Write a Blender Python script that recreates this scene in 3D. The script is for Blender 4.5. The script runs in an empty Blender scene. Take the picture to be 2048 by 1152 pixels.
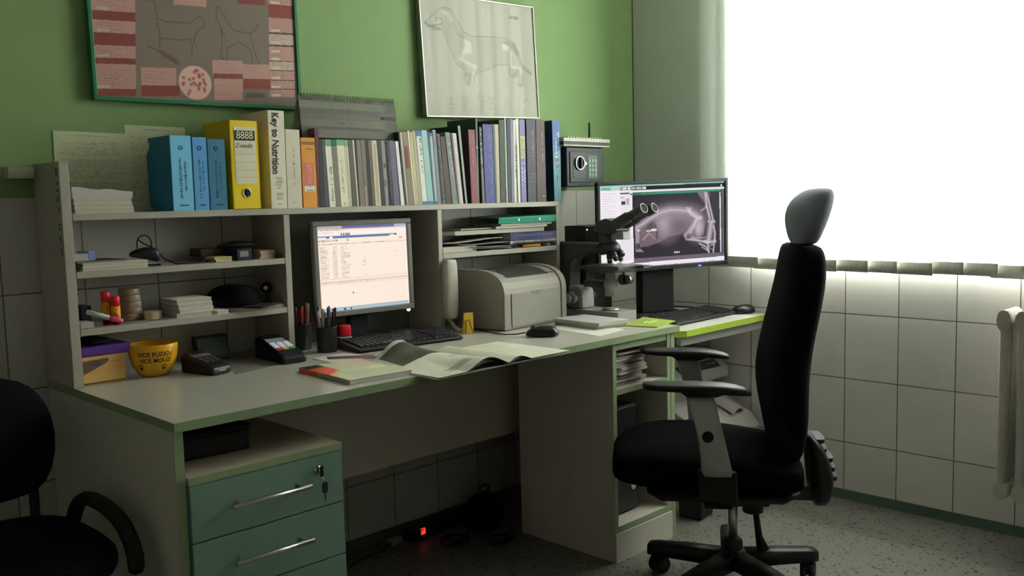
import bpy, bmesh, math, random
import numpy as np
from mathutils import Vector, Matrix, Euler
random.seed(7)
C = bpy.context.scene.collection
PI = math.pi
def R(d): return math.radians(d)

# ------------------------------------------------------------------ camera pose (surveyed from the tile grid, 200 x 250 mm tiles)
FPX, PITCH, YAW, ROLL = 1821.7, .0944, -.7825, -.0245
CAM = Vector((-3.3746, -2.5817, 1.1929))
_fw = Vector((-math.sin(YAW)*math.cos(PITCH), math.cos(YAW)*math.cos(PITCH), -math.sin(PITCH)))
_r0 = Vector((math.cos(YAW), math.sin(YAW), 0)); _u0 = _r0.cross(_fw)
_rt = _r0*math.cos(ROLL)+_u0*math.sin(ROLL); _up = _u0*math.cos(ROLL)-_r0*math.sin(ROLL)
def at(ax, val, x, y):
    """survey helper: point of the plane ax=val seen at photo position (x, y)"""
    d = _fw+_rt*((x-1024)/FPX)-_up*((y-576)/FPX)
    i = 'XYZ'.index(ax)
    return CAM+d*((val-CAM[i])/d[i])

# ------------------------------------------------------------------ colour and materials
def s2l(v):
    v /= 255.0
    return v/12.92 if v <= .04045 else ((v+.055)/1.055)**2.4
def P(r, g, b, k=1.0):
    return tuple(min(.92, s2l(c)*k) for c in (r, g, b))
MATS = {}
def mat(name, rgb, rough=.5, metal=0.0, spec=.4, coat=0.0, var=.06, scale=40, bump=0.0, emit=0.0, ergb=None):
    if name in MATS: return MATS[name]
    m = bpy.data.materials.new(name); m.use_nodes = True
    nt = m.node_tree; b = nt.nodes['Principled BSDF']
    b.inputs['Roughness'].default_value = rough
    b.inputs['Metallic'].default_value = metal
    b.inputs['Specular IOR Level'].default_value = spec
    b.inputs['Coat Weight'].default_value = coat
    b.inputs['Coat Roughness'].default_value = .08
    tc = nt.nodes.new('ShaderNodeTexCoord')
    nz = nt.nodes.new('ShaderNodeTexNoise'); nz.inputs['Scale'].default_value = scale
    nz.inputs['Detail'].default_value = 3
    nt.links.new(tc.outputs['Object'], nz.inputs['Vector'])
    mp = nt.nodes.new('ShaderNodeMapRange')
    mp.inputs['To Min'].default_value = 1-var; mp.inputs['To Max'].default_value = 1+var
    nt.links.new(nz.outputs['Fac'], mp.inputs['Value'])
    mx = nt.nodes.new('ShaderNodeVectorMath'); mx.operation = 'SCALE'
    mx.inputs[0].default_value = rgb
    nt.links.new(mp.outputs['Result'], mx.inputs['Scale'])
    nt.links.new(mx.outputs['Vector'], b.inputs['Base Color'])
    if bump:
        bp = nt.nodes.new('ShaderNodeBump'); bp.inputs['Strength'].default_value = bump
        bp.inputs['Distance'].default_value = .002
        nt.links.new(nz.outputs['Fac'], bp.inputs['Height']); nt.links.new(bp.outputs['Normal'], b.inputs['Normal'])
    if emit:
        b.inputs['Emission Color'].default_value = (*(ergb or rgb), 1)
        b.inputs['Emission Strength'].default_value = emit
    MATS[name] = m
    return m
def vmat(name, emit=0.0, rough=.5, coat=0.0, spec=.3):
    """material that reads the painted colour attribute of its mesh"""
    if name in MATS: return MATS[name]
    m = bpy.data.materials.new(name); m.use_nodes = True
    nt = m.node_tree; b = nt.nodes['Principled BSDF']
    a = nt.nodes.new('ShaderNodeVertexColor'); a.layer_name = 'Col'
    b.inputs['Roughness'].default_value = rough; b.inputs['Coat Weight'].default_value = coat
    b.inputs['Coat Roughness'].default_value = .03; b.inputs['Specular IOR Level'].default_value = spec
    if emit:
        b.inputs['Base Color'].default_value = (.006, .006, .006, 1); b.inputs['Specular IOR Level'].default_value = .04
        nt.links.new(a.outputs['Color'], b.inputs['Emission Color']); b.inputs['Emission Strength'].default_value = emit
    else:
        nt.links.new(a.outputs['Color'], b.inputs['Base Color'])
    MATS[name] = m
    return m

# ------------------------------------------------------------------ mesh builder
class MB:
    def __init__(s): s.v = []; s.f = []; s.mi = []; s.sm = []
    def add(s, vs, fs, mi=0, M=None, smooth=False):
        o = len(s.v)
        s.v += [tuple(M @ Vector(v)) if M else tuple(v) for v in vs]
        for f in fs:
            s.f.append([i+o for i in f]); s.mi.append(mi); s.sm.append(smooth)
        return s
    def box(s, x0, y0, z0, x1, y1, z1, mi=0, M=None):
        x0, x1 = min(x0, x1), max(x0, x1); y0, y1 = min(y0, y1), max(y0, y1); z0, z1 = min(z0, z1), max(z0, z1)
        v = [(x0,y0,z0),(x1,y0,z0),(x1,y1,z0),(x0,y1,z0),(x0,y0,z1),(x1,y0,z1),(x1,y1,z1),(x0,y1,z1)]
        f = [(3,2,1,0),(4,5,6,7),(0,1,5,4),(1,2,6,5),(2,3,7,6),(3,0,4,7)]
        return s.add(v, f, mi, M)
    def hexa(s, v, mi=0, M=None):
        """8 corners: bottom ring (ccw from above) then top ring"""
        return s.add(v, [(3,2,1,0),(4,5,6,7),(0,1,5,4),(1,2,6,5),(2,3,7,6),(3,0,4,7)], mi, M)
    def prism(s, poly, ax, a, b, mi=0, M=None, smooth=False):
        """polygon in the two axes other than ax (cyclic order), pulled from a to b along ax"""
        def mk(p, t):
            return {'X': (t, p[0], p[1]), 'Y': (p[0], t, p[1]), 'Z': (p[0], p[1], t)}[ax]
        n = len(poly)
        v = [mk(p, a) for p in poly]+[mk(p, b) for p in poly]
        f = [tuple(range(n))[::-1], tuple(range(n, 2*n))]
        s.add(v, f, mi, M)
        o = len(s.v)-2*n
        for i in range(n):
            j = (i+1) % n
            s.f.append([o+i, o+j, o+n+j, o+n+i]); s.mi.append(mi); s.sm.append(smooth)
        return s
    def rings(s, rs, mi=0, M=None, caps=True, closed=True, smooth=True):
        n = len(rs[0]); o = len(s.v)
        for r in rs: s.v += [tuple(M @ Vector(p)) if M else tuple(p) for p in r]
        for k in range(len(rs)-1):
            for i in range(n if closed else n-1):
                j = (i+1) % n
                s.f.append([o+k*n+i, o+k*n+j, o+(k+1)*n+j, o+(k+1)*n+i]); s.mi.append(mi); s.sm.append(smooth)
        if caps and closed:
            s.f.append([o+i for i in range(n)][::-1]); s.mi.append(mi); s.sm.append(False)
            s.f.append([o+(len(rs)-1)*n+i for i in range(n)]); s.mi.append(mi); s.sm.append(False)
        return s
    def lathe(s, prof, n=24, mi=0, M=None, caps=True):
        return s.rings([[(r*math.cos(2*PI*i/n), r*math.sin(2*PI*i/n), z) for i in range(n)] for r, z in prof], mi, M, caps)
    def tube(s, pts, r, n=8, mi=0, caps=True, M=None):
        pts = [Vector(p) for p in pts]; rs = []
        rr = r if isinstance(r, (list, tuple)) else [r]*len(pts)
        prev = None
        for i, p in enumerate(pts):
            t = (pts[min(i+1, len(pts)-1)]-pts[max(i-1, 0)]).normalized()
            if prev is None:
                a = Vector((0, 0, 1)) if abs(t.z) < .9 else Vector((1, 0, 0))
                u = t.cross(a).normalized()
            else:
                u = (prev-t*prev.dot(t)).normalized()
            prev = u; w = t.cross(u)
            rs.append([p+(u*math.cos(2*PI*k/n)+w*math.sin(2*PI*k/n))*rr[i] for k in range(n)])
        return s.rings(rs, mi, M, caps)
    def cyl(s, p0, p1, r, n=16, mi=0, M=None): return s.tube([p0, p1], r, n, mi, True, M)
    def ball(s, c, r, n=12, mi=0, sc=(1,1,1), M=None):
        rs = []
        for k in range(1, n):
            a = -PI/2+PI*k/n
            rs.append([(c[0]+sc[0]*r*math.cos(a)*math.cos(2*PI*i/(2*n)), c[1]+sc[1]*r*math.cos(a)*math.sin(2*PI*i/(2*n)), c[2]+sc[2]*r*math.sin(a)) for i in range(2*n)])
        return s.rings(rs, mi, M)
    def grid(s, P, mi=0, M=None, smooth=True):
        h, w = len(P), len(P[0]); o = len(s.v)
        for row in P: s.v += [tuple(M @ Vector(p)) if M else tuple(p) for p in row]
        for i in range(h-1):
            for j in range(w-1):
                s.f.append([o+i*w+j, o+i*w+j+1, o+(i+1)*w+j+1, o+(i+1)*w+j]); s.mi.append(mi); s.sm.append(smooth)
        return s
    def obj(s, name, mats, parent=None, bevel=0, seg=2, subsurf=0, solid=0, ang=40):
        me = bpy.data.meshes.new(name); me.from_pydata(s.v, [], s.f)
        for m in (mats if isinstance(mats, (list, tuple)) else [mats]): me.materials.append(m)
        me.polygons.foreach_set('material_index', s.mi)
        me.polygons.foreach_set('use_smooth', s.sm)
        bm = bmesh.new(); bm.from_mesh(me); bmesh.ops.recalc_face_normals(bm, faces=bm.faces); bm.to_mesh(me); bm.free()
        me.update()
        o = bpy.data.objects.new(name, me); C.objects.link(o)
        if parent: o.parent = parent
        if solid:
            md = o.modifiers.new('Solid', 'SOLIDIFY'); md.thickness = solid; md.offset = -1
        if bevel:
            md = o.modifiers.new('Bevel', 'BEVEL'); md.width = bevel; md.segments = seg; md.limit_method = 'ANGLE'; md.angle_limit = R(ang)
        if subsurf:
            md = o.modifiers.new('Subd', 'SUBSURF'); md.levels = subsurf; md.render_levels = subsurf
        return o

def tag(o, label, cat=None, group=None, kind=None):
    if label: o['label'] = label
    if cat: o['category'] = cat
    if group: o['group'] = group
    if kind: o['kind'] = kind
    return o
def thing(name, label, cat, loc=(0,0,0), rz=0.0, group=None):
    o = bpy.data.objects.new(name, None); C.objects.link(o)
    o.empty_display_size = .05
    o.location = loc; o.rotation_euler = (0, 0, rz)
    return tag(o, label, cat, group)
def single(mb, name, mats, label, cat, loc=(0,0,0), rz=0.0, group=None, **k):
    o = mb.obj(name, mats, None, **k); o.location = loc; o.rotation_euler = (0, 0, rz)
    return tag(o, label, cat, group)
def struct(mb, name, mats, parent=None, **k):
    o = mb.obj(name, mats, parent, **k)
    if not parent: o['kind'] = 'structure'
    return o
def text(name, s, size, m, parent, loc, rot=(R(90),0,0), align='CENTER', sx=1.0, shear=0.0, bold=0.0):
    cu = bpy.data.curves.new(name, 'FONT'); cu.body = s; cu.size = size; cu.align_x = align; cu.align_y = 'CENTER'
    cu.extrude = .00025; cu.shear = shear; cu.offset = bold
    t = bpy.data.objects.new('tmp', cu); C.objects.link(t)
    bpy.context.view_layer.update()
    me = bpy.data.meshes.new_from_object(t.evaluated_get(bpy.context.evaluated_depsgraph_get()))
    bpy.data.objects.remove(t); bpy.data.curves.remove(cu)
    me.name = name; me.materials.clear(); me.materials.append(m)
    o = bpy.data.objects.new(name, me); C.objects.link(o); o.parent = parent
    o.location = loc; o.rotation_euler = rot; o.scale = (sx, 1, 1)
    return o
def sring(cx, cy, z, a, b, n=24, e=3.0, ax='Z'):
    out = []
    for i in range(n):
        t = 2*PI*i/n; c, sn = math.cos(t), math.sin(t)
        x = a*math.copysign(abs(c)**(2/e), c); y = b*math.copysign(abs(sn)**(2/e), sn)
        out.append({'Z': (cx+x, cy+y, z), 'X': (z, cx+x, cy+y), 'Y': (cx+x, z, cy+y)}[ax])
    return out
def rrect(x0, y0, x1, y1, r, n=5):
    out = []
    for cx, cy, a0 in ((x1-r, y0+r, -90), (x1-r, y1-r, 0), (x0+r, y1-r, 90), (x0+r, y0+r, 180)):
        for k in range(n+1):
            a = R(a0+90*k/n); out.append((cx+r*math.cos(a), cy+r*math.sin(a)))
    return out

# ------------------------------------------------------------------ painted panels (screens, posters, covers)
class Canvas:
    def __init__(s, W, H, bg):
        s.W, s.H = W, H; s.a = np.zeros((H, W, 3)); s.a[:] = bg
        s.X, s.Y = np.meshgrid((np.arange(W)+.5)/W, (np.arange(H)+.5)/H)
        s.asp = W/H
    def mix(s, k, col): k = np.clip(k, 0, 1)[..., None]; s.a = s.a*(1-k)+np.array(col)*k
    def rect(s, x0, y0, x1, y1, col, k=1.0): s.mix(((s.X >= x0)&(s.X <= x1)&(s.Y >= y0)&(s.Y <= y1))*k, col)
    def ell(s, cx, cy, rx, ry, col, k=1.0, soft=.15, rot=0):
        c, n = math.cos(rot), math.sin(rot)
        dx = (s.X-cx)*s.asp; dy = s.Y-cy
        u = (dx*c+dy*n)/(rx*s.asp); v = (-dx*n+dy*c)/ry
        d = np.sqrt(u*u+v*v); s.mix(np.clip((1-d)/soft, 0, 1)*k, col)
    def line(s, pts, w, col, k=1.0, soft=1.0):
        """w: width as a fraction of the height"""
        best = np.full(s.X.shape, 9.0)
        for (ax, ay), (bx, by) in zip(pts[:-1], pts[1:]):
            px, py = s.X*s.asp, s.Y; ax2, bx2 = ax*s.asp, bx*s.asp
            dx, dy = bx2-ax2, by-ay; L = dx*dx+dy*dy+1e-12
            t = np.clip(((px-ax2)*dx+(py-ay)*dy)/L, 0, 1)
            best = np.minimum(best, np.hypot(px-ax2-t*dx, py-ay-t*dy))
        s.mix(np.clip((w/2*(1+soft)-best)/(w*soft+1e-9), 0, 1)*k, col)
    def poly(s, pts, col, k=1.0):
        ins = np.zeros(s.X.shape, bool); n = len(pts)
        for i in range(n):
            (x0, y0), (x1, y1) = pts[i], pts[(i+1) % n]
            if y0 == y1: continue
            c = ((y0 > s.Y) != (y1 > s.Y)) & (s.X < (x1-x0)*(s.Y-y0)/(y1-y0)+x0)
            ins ^= c
        s.mix(ins*k, col)
    def words(s, x0, y0, x1, h, col, k=.7, rng=None, fill=.8):
        rng = rng or random; x = x0
        while x < x1:
            w = rng.uniform(.5, 3)*h/s.asp
            if rng.random() < fill: s.rect(x, y0, min(x+w, x1), y0+h, col, k*rng.uniform(.5, 1))
            x += w+.4*h/s.asp
    def noise(s, amt, seed=1):
        s.a = np.clip(s.a*(1+np.random.default_rng(seed).normal(0, amt, (s.H, s.W, 1))), 0, 1)
    def panel(s, name, w, h, m, parent, bend=None):
        """flat panel in the local XZ plane centred on the origin, facing -Y; grid of quads with painted corners"""
        W, H = s.W, s.H
        xs = (np.arange(W)/(W-1)-.5)*w; zs = (.5-np.arange(H)/(H-1))*h
        v = [(float(x), 0.0, float(z)) for z in zs for x in xs]
        if bend: v = [bend(p[0]/w+.5, .5-p[2]/h) for p in v]
        f = [(i*W+j, (i+1)*W+j, (i+1)*W+j+1, i*W+j+1) for i in range(H-1) for j in range(W-1)]
        me = bpy.data.meshes.new(name); me.from_pydata(v, [], f); me.materials.append(m)
        ca = me.color_attributes.new('Col', 'FLOAT_COLOR', 'POINT')
        ca.data.foreach_set('color', np.concatenate([s.a.reshape(-1, 3), np.ones((W*H, 1))], 1).astype(np.float32).ravel())
        me.polygons.foreach_set('use_smooth', [True]*len(f)); me.update()
        o = bpy.data.objects.new(name, me); C.objects.link(o)
        if parent: o.parent = parent
        return o
# ================================================================== THE ROOM
TW, TH, Z3 = .2046, .2527, .2254            # tile size, height of the third grout line
TILE_TOP = Z3+4*TH
def wall_mat(name, axis, off, paint, tile, paint_rough=.7):
    m = bpy.data.materials.new(name); m.use_nodes = True
    nt = m.node_tree; N = nt.nodes; L = nt.links; b = N['Principled BSDF']
    def math_(op, a, bb=None, c=None):
        n = N.new('ShaderNodeMath'); n.operation = op
        for i, q in enumerate((a, bb, c)):
            if q is None: continue
            if isinstance(q, (int, float)): n.inputs[i].default_value = q
            else: L.new(q, n.inputs[i])
        return n.outputs[0]
    g = N.new('ShaderNodeNewGeometry'); sp = N.new('ShaderNodeSeparateXYZ'); L.new(g.outputs['Position'], sp.inputs[0])
    u = math_('DIVIDE', math_('SUBTRACT', sp.outputs[axis], off), TW)
    v = math_('DIVIDE', math_('SUBTRACT', sp.outputs['Z'], Z3), TH)
    fu = math_('ABSOLUTE', math_('SUBTRACT', math_('FRACT', u), .5)); fv = math_('ABSOLUTE', math_('SUBTRACT', math_('FRACT', v), .5))
    du = math_('MULTIPLY', math_('SUBTRACT', .5, fu), TW); dv = math_('MULTIPLY', math_('SUBTRACT', .5, fv), TH)
    d = math_('MINIMUM', du, dv)
    mr = N.new('ShaderNodeMapRange'); mr.inputs['From Min'].default_value = .0010; mr.inputs['From Max'].default_value = .0024
    L.new(d, mr.inputs['Value']); tilem = mr.outputs['Result']
    # per-tile tone
    cb = N.new('ShaderNodeCombineXYZ'); L.new(math_('FLOOR', u), cb.inputs[0]); L.new(math_('FLOOR', v), cb.inputs[1])
    wn = N.new('ShaderNodeTexWhiteNoise'); L.new(cb.outputs[0], wn.inputs['Vector'])
    tone = math_('MULTIPLY_ADD', wn.outputs['Value'], .10, .95)
    ns = N.new('ShaderNodeTexNoise'); ns.inputs['Scale'].default_value = 14; ns.inputs['Detail'].default_value = 4
    L.new(g.outputs['Position'], ns.inputs['Vector'])
    tone2 = math_('MULTIPLY', tone, math_('MULTIPLY_ADD', ns.outputs['Fac'], .12, .94))
    sc = N.new('ShaderNodeVectorMath'); sc.operation = 'SCALE'; sc.inputs[0].default_value = tile; L.new(tone2, sc.inputs['Scale'])
    mg = N.new('ShaderNodeMix'); mg.data_type = 'RGBA'; mg.inputs['A'].default_value = (.16, .155, .125, 1)
    L.new(tilem, mg.inputs['Factor']); L.new(sc.outputs[0], mg.inputs['B'])
    ps = N.new('ShaderNodeVectorMath'); ps.operation = 'SCALE'; ps.inputs[0].default_value = paint
    L.new(math_('MULTIPLY_ADD', ns.outputs['Fac'], .10, .95), ps.inputs['Scale'])
    up = math_('GREATER_THAN', sp.outputs['Z'], TILE_TOP)
    mp = N.new('ShaderNodeMix'); mp.data_type = 'RGBA'; L.new(up, mp.inputs['Factor'])
    L.new(mg.outputs['Result'], mp.inputs['A']); L.new(ps.outputs[0], mp.inputs['B'])
    L.new(mp.outputs['Result'], b.inputs['Base Color'])
    L.new(math_('MULTIPLY_ADD', math_('MAXIMUM', up, math_('SUBTRACT', 1, tilem)), paint_rough-.32, .32), b.inputs['Roughness'])
    bp = N.new('ShaderNodeBump'); bp.inputs['Strength'].default_value = .5; bp.inputs['Distance'].default_value = .002
    L.new(math_('MAXIMUM', up, tilem), bp.inputs['Height']); L.new(bp.outputs['Normal'], b.inputs['Normal'])
    return m
GREEN = (.235, .375, .145)
M_back = wall_mat('back wall tiles and green paint', 'X', -2.4528, GREEN, (.60, .58, .54))
M_right = wall_mat('window wall tiles and white paint', 'Y', -1.0111, (.70, .715, .69), (.92, .89, .86))
M_plain = mat('plain white wall paint', (.46, .43, .39), .8, var=.05, scale=6)
M_ceil = mat('ceiling paint', (.50, .48, .45), .85)
def floor_mat():
    m = bpy.data.materials.new('speckled vinyl floor'); m.use_nodes = True
    nt = m.node_tree; N = nt.nodes; L = nt.links; b = N['Principled BSDF']
    g = N.new('ShaderNodeNewGeometry')
    v = N.new('ShaderNodeTexVoronoi'); v.inputs['Scale'].default_value = 52; v.inputs['Randomness'].default_value = 1
    nw = N.new('ShaderNodeTexNoise'); nw.inputs['Scale'].default_value = 60
    L.new(g.outputs['Position'], nw.inputs['Vector'])
    ad = N.new('ShaderNodeVectorMath'); ad.operation = 'MULTIPLY_ADD'; ad.inputs[1].default_value = (.035, .035, .035)
    L.new(nw.outputs['Color'], ad.inputs[0]); L.new(g.outputs['Position'], ad.inputs[2]); L.new(ad.outputs[0], v.inputs['Vector'])
    r = N.new('ShaderNodeValToRGB'); e = r.color_ramp.elements
    e[0].position = .24; e[0].color = (.020, .020, .017, 1); e[1].position = .34; e[1].color = (.19, .185, .16, 1)
    L.new(v.outputs['Distance'], r.inputs['Fac'])
    # only some of the cells carry a dark fleck
    vc = N.new('ShaderNodeSeparateXYZ'); L.new(v.outputs['Color'], vc.inputs[0])
    gt = N.new('ShaderNodeMath'); gt.operation = 'GREATER_THAN'; gt.inputs[1].default_value = .35; L.new(vc.outputs[0], gt.inputs[0])
    n2 = N.new('ShaderNodeTexNoise'); n2.inputs['Scale'].default_value = 160; L.new(g.outputs['Position'], n2.inputs['Vector'])
    r2 = N.new('ShaderNodeValToRGB'); e = r2.color_ramp.elements
    e[0].position = .38; e[0].color = (.135, .13, .11, 1); e[1].position = .55; e[1].color = (.20, .195, .168, 1)
    L.new(n2.outputs['Fac'], r2.inputs['Fac'])
    mx = N.new('ShaderNodeMix'); mx.data_type = 'RGBA'; mx.blend_type = 'DARKEN'
    L.new(gt.outputs[0], mx.inputs['Factor']); L.new(r2.outputs[0], mx.inputs['A']); L.new(r.outputs[0], mx.inputs['B'])
    L.new(mx.outputs['Result'], b.inputs['Base Color']); b.inputs['Roughness'].default_value = .45
    return m
RX0, RY0, RZ = -4.45, -4.2, 2.75
WY0, WY1, WZ0, WZ1 = -2.05, -.607, .93, 2.50       # window opening in the right wall
WT = .30                                           # its wall is this thick
struct(MB().box(RX0-.1, RY0-.1, -.1, WT, .1, 0), 'floor', floor_mat())
struct(MB().box(RX0-.1, RY0-.1, RZ, WT, .1, RZ+.1), 'ceiling', M_ceil)
struct(MB().box(RX0-.1, 0, 0, WT, .1, RZ), 'wall_back', M_back)
w = MB()
w.box(0, RY0, 0, WT, 0, WZ0); w.box(0, RY0, WZ1, WT, 0, RZ)
w.box(0, WY1, WZ0, WT, 0, WZ1); w.box(0, RY0, WZ0, WT, WY0, WZ1)
struct(w, 'wall_right', M_right)
struct(MB().box(RX0-.1, RY0, 0, RX0, 0, RZ), 'wall_left', M_plain)
struct(MB().box(RX0-.1, RY0-.1, 0, WT, RY0, RZ), 'wall_front', M_plain)
M_base = mat('dark green skirting', (.10, .15, .12), .5)
HB = .036
struct(MB().box(RX0, -.012, 0, 0, 0, HB), 'baseboard_back', M_base)
w = MB(); w.prism([(-.012, 0), (0, 0), (0, HB), (-.006, HB)], 'Y', RY0, -.012)
struct(w, 'baseboard_right', M_base)
struct(MB().box(-.004, -.004, TILE_TOP, 0, 0, RZ), 'corner_strip', mat('dark corner strip', (.12, .11, .07), .7))  # thin dark line where the two painted walls meet

# window: frame, mullion, panes, sill
M_frame = mat('white window plastic', (.75, .75, .72), .35)
wr = bpy.data.objects.new('window_1', None); C.objects.link(wr); wr.location = (.2, (WY0+WY1)/2, WZ0); wr['kind'] = 'structure'
hw = (WY1-WY0)/2; hh = WZ1-WZ0
f = MB()
f.box(-.03, -hw, 0, .03, hw, .06); f.box(-.03, -hw, hh-.06, .03, hw, hh)
f.box(-.03, -hw, .06, .03, -hw+.06, hh-.06); f.box(-.03, hw-.06, .06, .03, hw, hh-.06); f.box(-.03, -.05, .06, .03, .05, hh-.06)
f.obj('window_frame', M_frame, wr)
def glass():
    m = bpy.data.materials.new('window glass'); m.use_nodes = True
    nt = m.node_tree; N = nt.nodes; N.remove(N['Principled BSDF'])
    tr = N.new('ShaderNodeBsdfTransparent'); gl = N.new('ShaderNodeBsdfGlossy'); gl.inputs['Roughness'].default_value = .02
    mx = N.new('ShaderNodeMixShader'); mx.inputs[0].default_value = .06
    nt.links.new(tr.outputs[0], mx.inputs[1]); nt.links.new(gl.outputs[0], mx.inputs[2])
    nt.links.new(mx.outputs[0], N['Material Output'].inputs['Surface'])
    return m
MG = glass()
for a, b_ in ((-hw+.06, -.05), (.05, hw-.06)):
    MB().box(-.004, a, .06, .004, b_, hh-.06).obj('pane', MG, wr)
struct(MB().box(.0, WY0, WZ0, .17, WY1, WZ0+.012), 'trim_2', M_frame)

# vertical blind
def blind_mat():
    m = bpy.data.materials.new('blind fabric'); m.use_nodes = True
    nt = m.node_tree; N = nt.nodes; N.remove(N['Principled BSDF'])
    g = N.new('ShaderNodeTexCoord'); mp = N.new('ShaderNodeMapping'); mp.inputs['Scale'].default_value = (60, 60, 3)
    nz = N.new('ShaderNodeTexNoise'); nz.inputs['Scale'].default_value = 3
    nt.links.new(g.outputs['Object'], mp.inputs[0]); nt.links.new(mp.outputs[0], nz.inputs['Vector'])
    r = N.new('ShaderNodeValToRGB'); e = r.color_ramp.elements
    e[0].color = (.72, .77, .72, 1); e[1].color = (.83, .88, .83, 1); nt.links.new(nz.outputs['Fac'], r.inputs['Fac'])
    d = N.new('ShaderNodeBsdfDiffuse'); t = N.new('ShaderNodeBsdfTranslucent')
    nt.links.new(r.outputs[0], d.inputs[0]); nt.links.new(r.outputs[0], t.inputs[0])
    mx = N.new('ShaderNodeMixShader'); mx.inputs[0].default_value = .5
    nt.links.new(d.outputs[0], mx.inputs[1]); nt.links.new(t.outputs[0], mx.inputs[2])
    nt.links.new(mx.outputs[0], N['Material Output'].inputs['Surface'])
    return m
M_blind = blind_mat()
M_weight = mat('blind weight pocket', (.62, .65, .56), .8, var=.25, scale=120)
vb = thing('vertical_blind', 'pale green vertical louvre blind hanging over the bright window', 'blind', (-.06, -1.5, 2.60))
MB().box(-.02, -.72, -.02, .02, 1.12, .02).obj('headrail', M_frame, vb)
edges = [-.405, -.505, -.66, -.77, -.88, -.99, -1.115, -1.221, -1.345, -1.45, -1.559, -1.641]
while edges[-1] > -2.15: edges.append(edges[-1]-.113)
rng = random.Random(3)
for k in range(len(edges)-1):
    a, b_ = edges[k], edges[k+1]; c = (a+b_)/2+1.5; wd = (a-b_)+.030
    ang = R(rng.uniform(5, 11)); z1 = -.022; z0 = .9-2.60+rng.uniform(-.004, .004)
    cs, sn = math.cos(ang), math.sin(ang)
    s_ = MB(); n = 6; P_ = []
    for zz in (z0+.044, z1):
        P_.append([(sn*(t-.5)*wd+.004*math.sin(PI*t), c+cs*(t-.5)*wd, zz) for t in [i/n for i in range(n+1)]])
    s_.grid(P_); sl = s_.obj('slat', M_blind, vb)
    q = MB(); P2 = []
    for zz in (z0, z0+.044):
        P2.append([(sn*(t-.5)*wd+.004*math.sin(PI*t), c+cs*(t-.5)*wd, zz) for t in [i/n for i in range(n+1)]])
    q.grid(P2); q.obj('bottom_weight', M_weight, sl, solid=.003)

# cast radiator under the window
M_rad = mat('radiator enamel', (.62, .60, .54), .4)
rd = thing('radiator', 'white enamel column radiator on the tiled wall under the window', 'radiator', (-.16, -1.62, .16))
for k in range(12):
    y = -.02-k*.055
    m_ = MB()
    for x in (-.045, .0, .045):
        m_.rings([sring(x, y, z, (.0165*s1), .0145*s1, 12, 2.6) for z, s1 in ((.05, .75), (.07, 1), (.60, 1), (.62, .75))])
    m_.rings([sring(y, .055, x, .021, .03, 12, 2.4, 'X') for x in (-.06, -.03, .03, .06)])
    m_.rings([sring(y, .615, x, .021, .034, 12, 2.4, 'X') for x in (-.064, -.03, .03, .064)])
    m_.obj('column', M_rad, rd)
mm = MB(); mm.cyl((0, 0, .055), (0, -.66, .055), .02); mm.cyl((0, 0, .615), (0, -.66, .615), .022)
mm.cyl((.0, -.1, .35), (.158, -.1, .35), .012); mm.cyl((.0, -.55, .35), (.158, -.55, .35), .012)
mm.obj('manifold', M_rad, rd)
# trunking end piece at the left of the shelves
t_ = thing('cable_trunking', 'short white cable trunking on the wall left of the shelf unit', 'trunking', (-2.63, -.02, 1.297))
MB().box(-.001, -.019, -.014, .058, .02, .014).obj('cover', mat('trunking plastic', (.55, .53, .44), .5), t_, bevel=.002)
MB().box(-.004, -.0195, -.015, .0, .02, .015).obj('end_cap', mat('trunking plastic', (.55, .53, .44), .5), t_)
# ================================================================== FURNITURE
M_white = mat('cream laminate', (.66, .625, .545), .32, var=.03, scale=8)
M_shelf = mat('shelf laminate', (.45, .42, .365), .4, var=.03, scale=8)
M_top = mat('desk top laminate', (.58, .555, .49), .22, spec=.5, var=.03, scale=8)
M_edge = mat('green edge band', (.30, .40, .22), .45, var=.04)
M_dgreen = mat('pale green drawer laminate', (.20, .33, .26), .5, var=.05, scale=20)
M_steel = mat('brushed steel', (.62, .60, .56), .32, metal=1.0, var=.08, scale=90)
M_chrome = mat('chrome', (.8, .8, .8), .12, metal=1.0, var=.01)
M_black = mat('black plastic', (.016, .017, .018), .42)
M_blackm = mat('matt black', (.010, .010, .011), .75)
M_dgrey = mat('dark grey plastic', (.05, .052, .055), .5)
M_grey = mat('grey plastic', (.22, .22, .21), .45)
M_ivory = mat('printer ivory', (.31, .29, .245), .45, var=.02)
M_paper = mat('white paper', (.68, .68, .62), .8, var=.03)
M_ink = mat('dark print', (.03, .03, .03), .7)
M_gink = mat('grey print', (.22, .22, .21), .7)
M_wink = mat('white print', (.72, .72, .68), .6)
DZ, DY, XL, XR = .75, -.76, -2.565, -.744

desk = thing('desk', 'long cream desk with green edges standing along the back wall', 'desk', (XL, 0, 0))
W = XR-XL
b = MB(); b.box(.002, DY+.002, DZ-.02, W-.002, -.003, DZ, 0)
top = b.obj('desktop', M_top, desk)
e = MB(); e.box(0, DY, DZ-.0205, W, DY+.002, DZ+.0002); e.box(0, DY+.002, DZ-.0205, .002, -.003, DZ+.0002); e.box(W-.002, DY+.002, DZ-.0205, W, -.003, DZ+.0002)
tag(e.obj('edge_band', M_edge, top), 'green edge band')
for x in (0, W-.040):
    p_ = MB().box(x+.001, DY+.012, 0.0, x+.022, -.003, DZ-.021).obj('side_panel', M_white, desk)
    MB().box(x+.001, DY+.010, 0.0, x+.022, DY+.012, DZ-.021).obj('edge_band', M_edge, p_)
MB().box(.023, -.235, .345, W-.041, -.218, DZ-.021).obj('modesty_panel', mat('modesty laminate', (.62, .585, .48), .45, var=.04), desk)

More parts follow.
